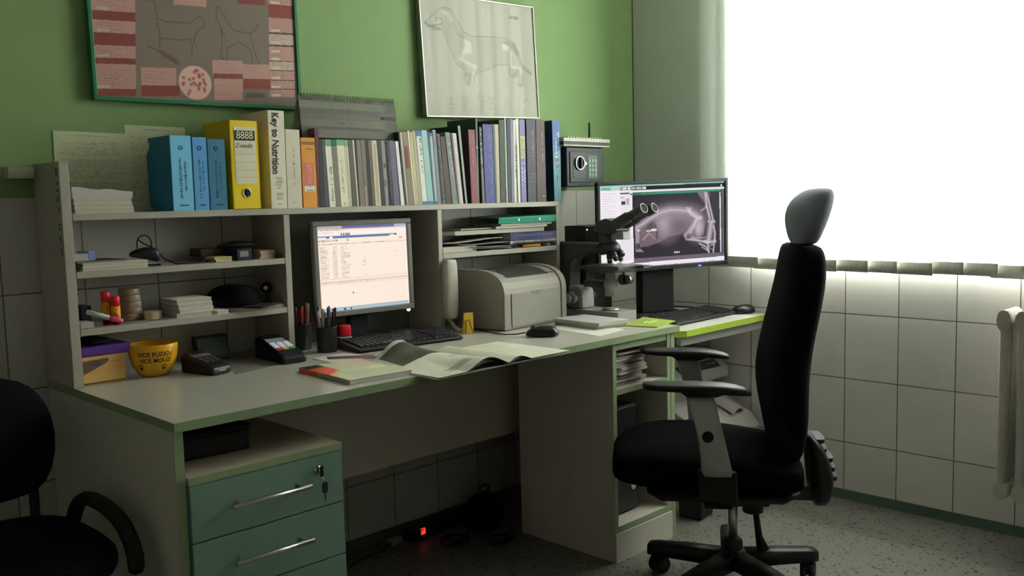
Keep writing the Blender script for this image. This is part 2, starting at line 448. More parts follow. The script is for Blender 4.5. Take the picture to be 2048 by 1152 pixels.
# drawer pedestal
pd = thing('drawer_cabinet', 'pale green three-drawer pedestal under the left end of the desk', 'cabinet', (-2.541, -.36, 0))
pw, py = .386, -.40
c_ = MB()
c_.box(0, py+.022, .03, .016, 0, .61); c_.box(pw-.016, py+.022, .03, pw, 0, .61); c_.box(.016, -.016, .03, pw-.016, 0, .61); c_.box(.016, py+.03, .03, pw-.016, -.016, .05)
for x in (.03, pw-.03):
    for y in (py+.05, -.04): c_.cyl((x, y, 0), (x, y, .031), .018, 10)
c_.obj('carcass', M_white, pd)
MB().box(0, py+.002, .610, pw, 0, .626).obj('top_panel', mat('pedestal top laminate', (.50, .45, .33), .45), pd)
tag(MB().box(0, py-.0005, .6095, pw, py+.002, .6263).obj('edge_band', M_edge, pd), 'green edge band')
for i, (z0, z1) in enumerate(((.483, .6075), (.353, .480), (.035, .350))):
    d_ = MB(); d_.box(.001, py, z0, pw-.001, py+.018, z1, 0); d_.box(.02, py+.018, z0+.012, pw-.02, -.03, z1-.02, 1)
    d_ = d_.obj('drawer', [M_dgreen, M_white], pd, bevel=.0012)
    h = MB(); zc = z1-.058; yy = py-.030
    h.cyl((.083, yy, zc), (.279, yy, zc), .0058, 14); h.cyl((.105, yy, zc), (.105, py, zc), .0042, 10); h.cyl((.257, yy, zc), (.257, py, zc), .0042, 10)
    tag(h.obj('handle', M_steel, d_), 'brushed steel bar handle')
    if i == 0:
        l = MB(); l.lathe([(.011, 0), (.011, .004), (.008, .006), (.0, .006)], 16, 0, Matrix.Translation((.315, py, .574)) @ Matrix.Rotation(R(90), 4, 'X'))
        tag(l.obj('lock', M_chrome, d_), 'round chrome lock')
kk = thing('key_ring', 'small key hanging from the lock of the top green drawer', 'key', (-2.226, -.768, .574))
k_ = MB(); k_.box(-.0045, -.011, -.012, .0045, -.009, .012); k_.box(-.002, -.0105, .012, .002, -.0095, .014); k_.obj('inserted_key', M_blackm, kk)
k_ = MB(); k_.tube([(.0, -.010, -.012), (.003, -.013, -.020), (.006, -.011, -.028)], .0012, 6); k_.obj('ring', M_chrome, kk)
k_ = MB(); k_.prism(rrect(.000, -.053, .014, -.028, .004, 3), 'Y', -.012, -.009); k_.box(.0055, -.0112, -.073, .0085, -.0098, -.053); k_.obj('spare_key', mat('key plastic', (.01, .01, .012), .4), kk)

# open cabinet under the right end
cb = thing('open_cabinet', 'cream open-fronted cabinet under the right end of the desk', 'cabinet', (-1.105, -.32, 0))
cw, cy = .315, -.43
MB().box(0, cy, 0, .018, 0, .729).obj('side_panel', M_white, cb)
MB().box(cw-.018, cy, .0, cw, 0, .729).obj('side_panel', M_white, cb)
MB().box(.018, -.012, 0, cw-.018, 0, .729).obj('back_panel', M_white, cb)
MB().box(.018, cy+.002, .098, cw-.018, -.012, .117).obj('bottom_shelf', M_white, cb)
MB().box(.018, cy+.002, .558, cw-.018, -.012, .576).obj('shelf', M_white, cb)
MB().box(.018, cy+.002, .705, cw-.018, cy+.02, .729).obj('top_rail', M_edge, cb)
MB().box(.0, cy-.006, 0.0, cw, cy, .096).obj('plinth', M_white, cb)
e = MB(); e.box(0, cy-.001, .097, .018, cy, .729); e.box(cw-.018, cy-.001, .097, cw, cy, .729); e.box(.018, cy-.0005, .098, cw-.018, cy+.002, .117); e.box(.018, cy-.0005, .558, cw-.018, cy+.002, .576)
tag(e.obj('edge_band', M_edge, cb), 'green edge band')

# shelf unit standing on the desk
HY = -.193
hu = thing('shelf_unit', 'cream open shelf unit standing on the back of the long desk', 'shelf', (XL, 0, DZ))
def hpart(name, x0, x1, z0, z1, y1=-.004, m=M_shelf):
    return MB().box(x0-XL, HY, z0-DZ, x1-XL, y1, z1-DZ).obj(name, m, hu, bevel=.0012, seg=1)
lp = hpart('side_panel', -2.565, -2.541, .7505, 1.320)
rng = random.Random(11)
s_ = MB()
for z0, z1 in ((1.285, 1.305), (1.262, 1.268), (1.245, 1.252), (1.222, 1.237), (1.192, 1.207), (1.150, 1.168), (1.118, 1.136), (1.085, 1.108)):
    n = max(2, int((z1-z0)/.005)); 
    for i in range(n):
        z = z0+(z1-z0)*i/n
        y = HY+.012+rng.uniform(0, .003)
        s_.box(-.0008, y, z-DZ, .0002, y+rng.uniform(.004, .011), z-DZ+.0034)
tag(s_.obj('stencil_lettering', mat('faded stencil ink', (.045, .05, .04), .8), lp), 'dark vertical lettering')
hpart('top_shelf', -2.540, -.730, 1.172, 1.190)
hpart('partition', -1.945, -1.925, .7505, 1.171)
hpart('partition', -1.350, -1.331, .7505, 1.171)
hpart('side_panel', -.748, -.730, .7505, 1.171)
hpart('shelf', -2.540, -1.946, 1.026, 1.043)
hpart('shelf', -2.540, -1.946, .880, .897)
hpart('shelf', -1.330, -.749, 1.002, 1.020)
# the board behind the left computer screen
MB().box(-1.924-XL, -.02, .0005, -1.351-XL, -.004, .420).obj('back_panel', mat('shelf back board', (.14, .14, .12), .6), hu)

# lime-edged side desk (lower) in the corner
LZ = .71
ld = thing('side_desk', 'lower white desk with lime green edge in the window corner', 'desk', (-.74, 0, 0))
poly = [(0.002, -.60), (.120, -.70), (.725, -.69), (.725, -.01), (0.002, -.01)]
MB().prism(poly, 'Z', LZ-.022, LZ).obj('desktop', mat('white desktop', (.62, .62, .56), .4), ld)
M_lime = mat('lime edge', (.42, .58, .06), .4)
e = MB()
def strip(a, b2, t=.003):
    a = Vector((*a, 0)); b2 = Vector((*b2, 0)); d = (b2-a).normalized(); n = Vector((d.y, -d.x, 0))
    q = [a, b2, b2+n*t, a+n*t]
    e.hexa([(v.x, v.y, LZ-.0225) for v in q]+[(v.x, v.y, LZ+.0003) for v in q])
strip(poly[0], poly[1]); strip(poly[1], poly[2])
e.box(.725, -.69, LZ-.0225, .728, -.01, LZ+.0003)
tag(e.obj('edge_band', M_lime, ld), 'lime green edge band')
MB().box(.13, -.672, LZ-.060, .715, -.654, LZ-.023).obj('apron', mat('grey apron', (.42, .43, .40), .5), ld)
MB().box(.003, -.66, 0, .021, -.03, LZ-.023).obj('side_panel', M_white, ld)
MB().box(.706, -.20, 0, .724, -.03, LZ-.023).obj('side_panel', M_white, ld)
MB().box(.021, -.05, .30, .705, -.034, LZ-.023).obj('back_panel', mat('dark back board', (.05, .045, .04), .6), ld)

# ------------------------------------------------------------------ swivel chair
ch = thing('office_chair', 'black high-back swivel office chair with headrest and silver armrest posts', 'chair', (-1.003, -1.128, 0), R(127.5))
M_fab = mat('black chair fabric', (.0065, .0075, .010), .95, spec=.08, var=.25, scale=300, bump=.25)
M_seat = mat('black seat fabric', (.003, .0032, .0036), .95, spec=.05, var=.25, scale=300)
M_head_glare = mat('headrest fabric with lens glare', (.32, .345, .43), .9, spec=.1, var=.2, scale=300)  # dark fabric paled to blue-grey: lens glare put into its colour
M_silver = mat('silver painted plastic', (.50, .50, .48), .38, metal=.3)
# seat cushion (lofted front to back)
prof = [(.362, .385, .412, .12), (.354, .366, .436, .15), (.33, .357, .455, .178), (.26, .355, .482, .235), (.15, .355, .482, .255), (.02, .352, .474, .255), (-.09, .350, .452, .25), (-.16, .352, .445, .235), (-.185, .362, .436, .215)]
m_ = MB(); m_.rings([sring(0, (zb+zt)/2, x, hwid, (zt-zb)/2, 28, 3.6, 'X') for x, zb, zt, hwid in prof])
m_.obj('seat', M_seat, ch, subsurf=1)
m_ = MB(); m_.rings([sring(0, z, x, w2, h2, 20, 4, 'X') for x, z, w2, h2 in ((.26, .348, .17, .008), (.22, .338, .20, .016), (-.12, .335, .20, .018), (-.17, .345, .17, .008))])
m_.obj('seat_shell', M_black, ch)
# backrest (lofted upwards)
bp = [(.425, -.150, .028, .15), (.45, -.148, .040, .175), (.51, -.150, .050, .205), (.58, -.143, .058, .225), (.66, -.138, .062, .232), (.75, -.150, .058, .230), (.84, -.170, .056, .222), (.93, -.191, .055, .210), (1.0, -.198, .052, .195), (1.035, -.198, .046, .182), (1.052, -.197, .034, .165)]
m_ = MB(); m_.rings([sring(x, 0, z, t, hwid, 28, 3.2) for z, x, t, hwid in bp])
m_.obj('backrest', M_fab, ch, subsurf=1)
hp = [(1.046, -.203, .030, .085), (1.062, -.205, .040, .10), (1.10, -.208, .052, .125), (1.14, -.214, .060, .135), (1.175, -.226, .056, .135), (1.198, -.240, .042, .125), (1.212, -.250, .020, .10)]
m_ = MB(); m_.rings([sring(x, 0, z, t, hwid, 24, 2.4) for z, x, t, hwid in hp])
m_.obj('headrest', M_head_glare, ch, subsurf=1)
# back carrier behind the lumbar area, with bellows ribs
m_ = MB(); path = [(-.205, .50), (-.238, .45), (-.250, .39), (-.258, .32), (-.250, .262)]
m_.rings([sring(x, 0, z, t, w2, 18, 3) for (x, z), t, w2 in zip(path, (.012, .024, .034, .036, .022), (.07, .085, .09, .085, .06))])
cr = m_.obj('back_carrier', M_black, ch, subsurf=1)
m_ = MB()
for i in range(5):
    z = .47-.028*i; x = -.238-.006*i-(.02 if i > 1 else .008)
    m_.rings([sring(x, 0, z+dz, .018, .055, 14, 3) for dz in (-.006, .006)])
m_.obj('bellows', M_black, cr)
m_ = MB(); m_.box(-.24, -.04, .285, .05, .04, .33); m_.box(-.10, -.075, .275, .09, .075, .336); m_.cyl((-.06, 0, .29), (-.06, 0, .235), .032, 16)
m_.obj('tilt_mechanism', M_black, ch, bevel=.006)
m_ = MB(); m_.tube([(-.068, 0, .24), (-.078, 0, .16), (-.090, 0, .118)], [.009, .011, .02], 10)
m_.obj('tension_rod', M_black, ch)
for s in (1, -1):
    y = .285*s
    m_ = MB()
    xs = [.272, .262, .20, .12, .05, -.005, -.022]
    m_.rings([sring(y, z, x, w2, t, 16, 3, 'X') for x, z, w2, t in zip(xs, (.686, .683, .681, .680, .676, .668, .663), (.018, .034, .042, .043, .040, .034, .016), (.006, .0105, .012, .014, .015, .011, .007))])
    pad = m_.obj('armrest_pad', M_black, ch, subsurf=1)
    m_ = MB(); m_.prism([(.175, .672), (.165, .666), (.15, .656), (.075, .656), (.04, .667), (.03, .672)], 'Y', y-.028, y+.028)
    m_.obj('pad_bracket', M_black, pad, bevel=.003)
    m_ = MB()
    q = []
    for k in range(9):
        t = k/8; z = .658-.225*t
        xf = .156-.043*t-.010*math.sin(PI*t); xr = .080-.052*t
        yo = y+s*(.012*math.sin(PI*t))
        q.append([(x, yo+dy, z) for x, dy in ((xr, -.010), (xr+.008, -.013), (xf-.008, -.013), (xf, -.010), (xf, .010), (xf-.008, .013), (xr+.008, .013), (xr, .010))])
    m_.rings(q)
    post = m_.obj('armrest_post', M_silver, ch)
    m_ = MB(); m_.cyl((.098, y+s*.020, .548), (.098, y+s*.028, .548), .0155, 20); m_.obj('adjuster_button', M_blackm, post)
    m_ = MB(); m_.hexa([(.015, y-.018, .35), (.015, y+.018, .35), (.12, y+.018, .37), (.12, y-.018, .37), (.02, y-.012, .445), (.02, y+.012, .445), (.122, y+.012, .45), (.122, y-.012, .45)])
    m_.box(.03, min(y, s*.06), .338, .105, max(y, s*.06), .352)
    m_.obj('armrest_bracket', M_blackm, ch, bevel=.004)
m_ = MB(); m_.cyl((0, 0, .14), (0, 0, .28), .0145, 20); m_.obj('gas_column', M_steel, ch)
m_ = MB(); m_.lathe([(.030, .085), (.030, .145), (.026, .152), (.016, .152)], 20); m_.obj('column_sleeve', M_black, ch)
base = MB(); base.lathe([(.0, .062), (.045, .064), (.050, .075), (.046, .108), (.032, .122), (0, .122)], 24)
angs = [-20.5, 51.5, 123.5, 195.5, 267.5]
for a in angs:
    M = Matrix.Rotation(R(a), 4, 'Z')
    base.rings([sring(0, z, x, w2, t, 12, 4, 'X') for x, z, w2, t in ((.03, .088, .034, .027), (.14, .086, .030, .025), (.24, .082, .027, .022), (.268, .080, .024, .019))], 0, M)
base.obj('star_base', M_black, ch)
for a in angs:
    m_ = MB(); M = Matrix.Translation((.245*math.cos(R(a)), .245*math.sin(R(a)), 0)) @ Matrix.Rotation(R(a+60), 4, 'Z')
    for yy in (-.013, .013): m_.cyl((-.012, yy-.009, .027), (-.012, yy+.009, .027), .027, 18, 0, M)
    m_.cyl((0, 0, .05), (0, 0, .072), .009, 10, 0, M)
    m_.rings([sring(-.010, 0, z, a_, .024, 14, 3) for z, a_ in ((.028, .024), (.048, .022), (.057, .014))], 0, M)
    m_.obj('caster', M_black, ch)

# ------------------------------------------------------------------ dark chair at the left edge
lc = thing('visitor_chair', 'black upholstered chair in the shadow left of the desk', 'chair', (-2.865, -.47, 0), R(2))
m_ = MB(); m_.rings([sring(0, y, z, a_, b2, 28, 3.4) for z, y, a_, b2 in ((.415, 0, .21, .20), (.425, 0, .235, .235), (.455, 0, .24, .24), (.478, 0, .232, .23), (.486, 0, .20, .20))])
m_.obj('seat', M_fab, lc, subsurf=1)
m_ = MB(); m_.rings([sring(0, y, z, a_, .026, 26, 2.8) for z, y, a_ in ((.525, .20, .16), (.54, .203, .21), (.62, .213, .242), (.70, .223, .240), (.76, .233, .220), (.80, .24, .175), (.815, .242, .11))])
m_.obj('backrest', M_fab, lc, subsurf=1)
for x in (-.19, .19): MB().tube([(x, .10, .42), (x, .20, .42), (x*1.0, .245, .46), (x, .245, .60)], .012, 10).obj('back_support', M_black, lc)
m_ = MB(); m_.tube([(.225, .13, .425), (.25, .15, .49), (.252, .10, .525), (.25, -.02, .53), (.245, -.14, .51), (.235, -.21, .45), (.225, -.215, .42)], .019, 10)
m_.obj('armrest', M_blackm, lc, subsurf=1)
m_ = MB(); m_.tube([(-.225, .13, .425), (-.25, .15, .49), (-.252, .10, .525), (-.25, -.02, .53), (-.245, -.14, .51), (-.235, -.21, .45), (-.225, -.215, .42)], .019, 10)
m_.obj('armrest', M_blackm, lc)
for x in (-.2, .2):
    for y in (-.2, .2):
        MB().tube([(x*.9, y*.9, .42), (x, y, .02), (x, y, 0)], .013, 10).obj('leg', M_blackm, lc)
# ================================================================== BOOKS ON THE TOP SHELF
SZ = 1.1903; BY = -.186
def crop(c, X, Y):
    x0, y0, s = {'A': (580, 240, 6.064), 'B': (780, 230, 6.061), 'C': (920, 220, 5.762), 'D': (240, 230, 5.12)}[c]
    return x0+X/s, y0+Y/s
BOOKN = 0
def scrib(mb, corner, rng, u0, u1, v0, v1, n, mi=0, off=.0006, fill=.75):
    """rows of unreadable lettering running down a spine: small bars between u (across) and v (down)"""
    h = (v1-v0)/n
    for i in range(n):
        if rng.random() > fill: continue
        a = corner(u0+(u1-u0)*rng.uniform(0, .35), v0+h*(i+.08)); b2 = corner(u1-(u1-u0)*rng.uniform(0, .35), v0+h*(i+rng.uniform(.35, .8)))
        y = min(a.y, b2.y)-off
        mb.add([(a.x, y, a.z), (b2.x, y, a.z), (b2.x, y, b2.z), (a.x, y, b2.z)], [(0, 1, 2, 3)], mi)
def book(c, xtl, xtr, yt, xbl, xbr, col, label, group=None, cat='book', name='book', pages=(.55, .52, .42), depth=.145, y=BY, extras=(), rough=.5, k=1.9, zt=None, coil=False, gap=.0004, face=None):
    """extras: (kind, u0, u1, v0, v1, colour, n)"""
    pbl = at('Y', y, *crop(c, xbl, 1045 if c != 'D' else 965)); pbr = at('Y', y, *crop(c, xbr, 1045 if c != 'D' else 965))
    ptl = at('Y', y, *crop(c, xtl, yt)); ptr = at('Y', y, *crop(c, xtr, yt))
    z1 = zt or (ptl.z+ptr.z)/2
    bl, br, tl, tr = pbl.x+gap, pbr.x-gap, ptl.x+gap, ptr.x-gap
    ox = (bl+br)/2
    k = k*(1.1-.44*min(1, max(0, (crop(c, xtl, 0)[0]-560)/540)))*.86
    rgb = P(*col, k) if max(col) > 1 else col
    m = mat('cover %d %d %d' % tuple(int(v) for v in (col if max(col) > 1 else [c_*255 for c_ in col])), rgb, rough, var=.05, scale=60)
    H = z1-SZ; w = max(.002, br-bl); t = min(.0022, w*.18)
    def X(u, v): # u across 0..1, v down 0..1 (0 = top)
        return tl+(tr-tl)*u+((bl+(br-bl)*u)-(tl+(tr-tl)*u))*v
    def corner(u, v): return Vector((X(u, v)-ox, 0, (z1-SZ)*(1-v)))
    b = MB()
    def slab(u0, u1, y0, y1, z0, z1_, mi):
        vs = []
        for z in (z0, z1_):
            v = 1-z/H
            vs += [(X(u0, v)-ox, y0, z), (X(u1, v)-ox, y0, z), (X(u1, v)-ox, y1, z), (X(u0, v)-ox, y1, z)]
        b.hexa(vs, mi)
    tu = t/w
    slab(0, tu, 0, depth, 0, H, 2 if face else 0); slab(1-tu, 1, 0, depth, 0, H, 0); slab(tu, 1-tu, 0, t, 0, H, 0)
    slab(tu, 1-tu, t, depth-.003, .002, H-.003, 1)
    mats = [m, mat('page block %d' % int(pages[0]*100), pages, .85, var=.15, scale=200)]
    mats.append(mat('side %d %d %d' % face, P(*face, k), .6) if face else m)
    o = single(b, name, mats, label, cat, (ox, y, SZ), 0, group)
    rng = random.Random(int(xtl*7+xbl))
    for j, (kind, u0, u1, v0, v1, ec, n) in enumerate(extras):
        e = MB(); em = mat('print %d %d %d' % tuple(ec), P(*ec, k), .55, var=.03)
        if kind == 'block':
            a = [corner(u0, v0), corner(u1, v0), corner(u1, v1), corner(u0, v1)]
            e.add([(q.x, -.0004-.0001*j, q.z) for q in a], [(0, 1, 2, 3)])
            e.obj('spine_band', em, o)
        else:
            scrib(e, corner, rng, u0, u1, v0, v1, n, off=.0006+.0001*j); e.obj('spine_lettering', em, o)
    if coil:
        e = MB(); n = 26
        for i in range(n):
            v = .03+.94*i/n; a = corner(.15, v); b2 = corner(.85, v+.02)
            e.tube([(a.x, -.0003, a.z), ((a.x+b2.x)/2, -.0035, (a.z+b2.z)/2), (b2.x, -.0003, b2.z)], .0011, 6)
        e.obj('spiral_binding', mat('white wire', (.55, .55, .52), .4), o)
    return o
G1 = 'slim books in the middle of the top shelf'; G2 = 'larger books at the right end of the top shelf'
DK = (20, 20, 22); WH = (200, 196, 182); GR = (95, 95, 88)
# white bindings at the left
key = book('D', 1508, 1676, -46, 1556, 1717, (178, 174, 158), 'tall white binder with Key to Nutrition written down its spine', name='binder', cat='binder', depth=.165, face=(172, 168, 150),
     extras=[('txt', .25, .8, .68, .97, (120, 116, 104), 16)])
zt_ = key.data.vertices[0].co; zk = max(v.co.z for v in key.data.vertices)
text('spine_title', 'Key to Nutrition', .030, mat('dark title ink', (.035, .035, .035), .6), key, (-.005, -.0010, zk*.665), (R(90), R(92), 0), sx=.88, bold=.0006)
text('spine_mark', 'R', .018, M_gink, key, (-.008, -.001, zk*.95), (R(90), R(90), 0))
book('D', 1690, 1836, 148, 1722, 1870, (172, 166, 150), 'white hardback with small grey title right of the tall white binder', depth=.15,
     extras=[('txt', .45, .6, .24, .72, (105, 100, 92), 22), ('txt', .2, .8, .925, .945, (70, 68, 62), 2)])
book('A', 128, 308, 215, 166, 344, (196, 132, 48), 'thick orange paperback with pink panel and white sticker on its spine', depth=.15, k=1.7,
     extras=[('block', .03, .97, .055, .10, (128, 92, 60), 1), ('txt', .2, .85, .15, .17, (110, 76, 34), 2), ('txt', .2, .85, .2, .215, (110, 76, 34), 2), ('block', .12, .8, .36, .68, (186, 104, 92), 1), ('txt', .3, .7, .38, .66, (206, 130, 112), 14), ('block', .1, .82, .69, .77, (205, 196, 180), 1), ('txt', .2, .75, .70, .76, (140, 130, 120), 3)])
book('A', 290, 345, 98, 336, 362, (92, 48, 54), 'dark maroon hardback standing taller just right of the orange paperback', k=1.6, face=(62, 34, 36), depth=.13)
rows = [
 ('A', 347, 382, 235, 364, 432, (46, 36, 42), 'thin blackish-maroon book right of the tall dark maroon hardback', {}),
 ('A', 382, 416, 235, 432, 482, (66, 68, 78), 'thin slate-blue book left of the first green-topped white journal', {}),
 ('A', 418, 494, 235, 484, 558, WH, 'white journal with green head band, leftmost of the green-topped ones', dict(extras=[('block', 0, 1, 0, .10, (92, 138, 104), 1), ('txt', .35, .9, .35, .97, (120, 116, 110), 24)])),
 ('A', 494, 558, 235, 558, 620, (104, 104, 92), 'grey journal with dark green head band between two white journals', dict(extras=[('block', 0, 1, 0, .10, (30, 82, 58), 1)])),
 ('A', 558, 652, 235, 622, 715, (196, 190, 170), 'widest white journal with a green head band', dict(extras=[('block', 0, 1, 0, .09, (100, 148, 112), 1), ('txt', .35, .6, .3, .8, (110, 106, 98), 20), ('block', .42, .56, .945, .965, (50, 48, 46), 1)])),
 ('A', 654, 700, 240, 716, 756, (186, 182, 164), 'narrow white journal with green head band, rightmost of the green-topped ones', dict(extras=[('block', 0, 1, 0, .10, (96, 142, 108), 1), ('block', .40, .5, .1, 1, (120, 116, 104), 1)])),
 ('A', 702, 754, 240, 758, 820, (76, 72, 64), 'charcoal-brown book beside the narrow green-topped journal', {}),
 ('A', 755, 775, 240, 821, 838, (190, 184, 168), 'very thin cream booklet between two dark brown books', {}),
 ('A', 776, 800, 240, 839, 852, (36, 32, 30), 'thin black-brown book right of the very thin cream booklet', {}),
 ('A', 801, 852, 240, 853, 915, (112, 98, 94), 'mauve-grey paperback in the middle of the slim books', {}),
 ('A', 853, 910, 240, 916, 960, (108, 102, 88), 'taupe paperback with a white streak low on its spine', dict(extras=[('block', .2, .45, .70, 1, (170, 166, 152), 1)])),
 ('A', 911, 940, 240, 962, 1004, (28, 26, 24), 'black spiral booklet right of the taupe paperback', dict(coil=False)),
 ('A', 941, 984, 240, 1005, 1040, (92, 80, 68), 'brown paperback left of the cream one', {}),
 ('A', 985, 1050, 247, 1041, 1110, (186, 178, 154), 'cream paperback with fine grey lettering among dark books', dict(extras=[('block', .3, .75, .06, .97, (160, 154, 136), 1)])),
 ('A', 1052, 1098, 247, 1112, 1160, (34, 36, 44), 'navy-black book right of the cream paperback', {}),
 ('A', 1099, 1148, 247, 1161, 1204, (124, 126, 126), 'glossy grey brochure with dark blots on its spine', dict(rough=.15, extras=[('block', .2, .8, .35, .42, (60, 62, 66), 1), ('block', .2, .6, .6, .7, (70, 72, 74), 1)])),
 ('A', 1150, 1196, 247, 1206, 1260, (28, 28, 26), 'black notebook with a white spiral binding showing', dict(coil=True)),
 ('A', 1198, 1268, 247, 1263, 1334, (88, 84, 112), 'dusty violet book beside the spiral-bound notebook', dict(extras=[('txt', .4, .6, .2, .9, (116, 112, 138), 18)])),
 ('B', 62, 100, 318, 132, 178, (198, 198, 194), 'bright white thin book right of the dusty violet one', {}),
 ('B', 102, 116, 208, 182, 205, (32, 48, 46), 'thin dark teal folder just right of the bright white book', {}),
 ('B', 117, 146, 208, 206, 225, (170, 164, 146), 'pale thin booklet left of the red-marked one', {}),
 ('B', 148, 208, 205, 226, 296, (120, 108, 92), 'brown-grey booklet with a dark red block on its spine', dict(extras=[('block', .1, .8, .19, .50, (116, 50, 38), 1)])),
 ('B', 210, 230, 190, 298, 315, (202, 194, 164), 'thin cream booklet right of the red-marked one', {}),
 ('B', 236, 270, 205, 317, 352, (190, 180, 138), 'pale yellow booklet in the leaning row', dict(extras=[('block', .4, .55, 0, 1, (130, 124, 98), 1)])),
 ('B', 271, 306, 192, 354, 394, (152, 146, 130), 'beige-grey booklet left of the blue-capped white book', {}),
 ('B', 312, 374, 190, 396, 454, (196, 198, 190), 'white book with blue cap and dark red lettering', dict(extras=[('block', 0, 1, 0, .075, (70, 110, 160), 1), ('block', 0, 1, .955, 1, (70, 110, 150), 1), ('txt', .4, .85, .10, .42, (50, 50, 54), 14), ('txt', .4, .8, .44, .6, (150, 70, 66), 8)])),
 ('B', 378, 446, 184, 456, 533, (136, 172, 172), 'pale aqua book, widest of the blue-green ones', dict(extras=[('block', 0, 1, .955, 1, (70, 110, 150), 1)])),
 ('B', 448, 474, 200, 534, 546, (42, 70, 74), 'thin dark petrol booklet right of the pale aqua book', {}),
 ('B', 475, 511, 216, 547, 580, (140, 160, 172), 'light blue booklet with a deeper blue cap', dict(extras=[('block', 0, 1, 0, .05, (70, 112, 160), 1), ('block', 0, 1, .955, 1, (62, 100, 150), 1)])),
 ('B', 514, 552, 180, 582, 624, (120, 118, 126), 'lavender-grey book a little taller than its neighbours', {}),
 ('B', 562, 600, 230, 630, 678, (78, 84, 80), 'grey-green notebook with dark ring binding', dict(coil=True)),
 ('B', 608, 664, 262, 682, 754, (62, 44, 40), 'dark chocolate-brown book, lowest in the leaning row', {}),
 ('B', 666, 722, 210, 760, 824, (112, 114, 118), 'grey book with green cap and white lettering', dict(extras=[('block', 0, 1, 0, .06, (90, 140, 110), 1), ('block', 0, 1, .95, 1, (90, 140, 110), 1), ('txt', .4, .75, .15, .65, (186, 188, 186), 22)])),
 ('B', 738, 802, 220, 828, 890, (168, 160, 156), 'pinkish white glossy book at the right of the leaning row', dict(rough=.25, extras=[('block', .0, .3, 0, 1, (90, 90, 86), 1), ('txt', .5, .75, .3, .6, (150, 110, 106), 10)])),
 ('B', 816, 850, 130, 912, 940, (132, 148, 138), 'pale green-grey spine of a leaning dark green folder', dict(face=(26, 44, 34), depth=.15)),
 ('B', 945, 1026, 178, 988, 1074, (124, 62, 74), 'maroon hardback with silver title left of the grey file box', dict(face=(52, 26, 30), extras=[('txt', .45, .6, .1, .46, (170, 120, 128), 14), ('txt', .4, .55, .60, .86, (160, 112, 120), 12)])),
 ('C', 219, 246, 195, 256, 292, (62, 64, 62), 'grey-black book with silver capital letters along its spine', dict(extras=[('txt', .15, .85, .03, .54, (176, 178, 172), 20), ('block', .2, .8, .55, 1, (112, 114, 112), 1)])),
 ('C', 258, 372, 165, 296, 410, (62, 66, 128), 'thick royal blue hardback with pale lettering', dict(extras=[('txt', .55, .72, .06, .42, (120, 124, 176), 16), ('txt', .6, .75, .56, .9, (120, 124, 176), 12)])),
 ('C', 376, 442, 165, 412, 464, (172, 164, 140), 'beige book with olive left edge beside the royal blue hardback', dict(extras=[('block', 0, .35, 0, 1, (92, 100, 80), 1)])),
 ('C', 447, 506, 112, 468, 530, (40, 56, 48), 'dark bottle-green hardback among the tall books', dict(face=(54, 46, 34), extras=[('txt', .5, .65, .1, .3, (100, 116, 104), 6), ('txt', .45, .6, .45, .95, (84, 96, 88), 12)])),
 ('C', 509, 530, 95, 534, 554, (150, 160, 146), 'thin pale grey-green board right of the bottle-green hardback', {}),
 ('C', 538, 574, 100, 556, 596, (34, 36, 54), 'narrow midnight-blue book between pale board and lavender one', {}),
 ('C', 576, 608, 105, 598, 626, (116, 112, 140), 'narrow lavender book left of the two white spines', {}),
 ('C', 609, 638, 115, 628, 655, (194, 194, 180), 'white spine, left of the pair with bold black lettering', dict(extras=[('txt', .55, 1, .30, .70, (24, 24, 22), 22)])),
 ('C', 640, 672, 100, 668, 700, (206, 204, 190), 'white spine, right and taller of the pair beside lavender books', dict(extras=[('block', .0, .12, .3, 1, (60, 58, 54), 1)])),
 ('C', 680, 745, 110, 710, 768, (118, 116, 164), 'lavender-blue book with pale yellow panel and white title', dict(extras=[('block', .05, .95, .20, .47, (176, 172, 132), 1), ('txt', .15, .45, .22, .46, (96, 94, 90), 14), ('txt', .5, .9, .24, .46, (120, 118, 60), 14), ('txt', .1, .4, .52, .8, (214, 214, 218), 16), ('txt', .6, .9, .52, .76, (214, 214, 218), 12)])),
 ('C', 762, 868, 110, 786, 884, (58, 58, 74), 'dark slate volume with silver title, left of the matching pair', dict(extras=[('txt', .6, .72, .13, .52, (176, 176, 182), 18), ('block', .3, .95, .655, .66, (120, 120, 132), 1), ('block', .3, .95, .70, .705, (120, 120, 132), 1), ('block', .3, .95, .75, .755, (110, 110, 122), 1), ('txt', .55, .85, .92, .94, (190, 190, 190), 1)])),
 ('C', 874, 972, 115, 890, 998, (80, 60, 62), 'dark brown-plum volume with silver title, right of the matching pair', dict(extras=[('txt', .6, .74, .13, .52, (176, 160, 160), 18), ('block', .2, .95, .655, .66, (130, 96, 100), 1), ('block', .2, .95, .70, .705, (130, 96, 100), 1), ('block', .2, .95, .75, .755, (120, 90, 94), 1), ('txt', .55, .85, .92, .94, (190, 180, 180), 1)])),
 ('C', 1058, 1152, 122, 1086, 1168, (96, 146, 158), 'broad teal-blue book at the right end of the top shelf', dict(depth=.15, face=(20, 62, 84), extras=[('block', 0, 1, 0, .40, (84, 112, 166), 1), ('txt', .3, .56, .14, .46, (224, 226, 226), 14), ('txt', .62, .88, .14, .40, (224, 226, 226), 12), ('block', .25, .9, .47, .50, (130, 90, 120), 1), ('txt', .4, .6, .52, .82, (20, 40, 52), 16), ('txt', .66, .86, .52, .72, (40, 74, 92), 12)])),
]
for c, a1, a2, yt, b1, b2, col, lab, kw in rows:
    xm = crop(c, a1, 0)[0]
    book(c, a1, a2, yt, b1, b2, col, lab, group=(G1 if xm < 945 else G2), **kw)

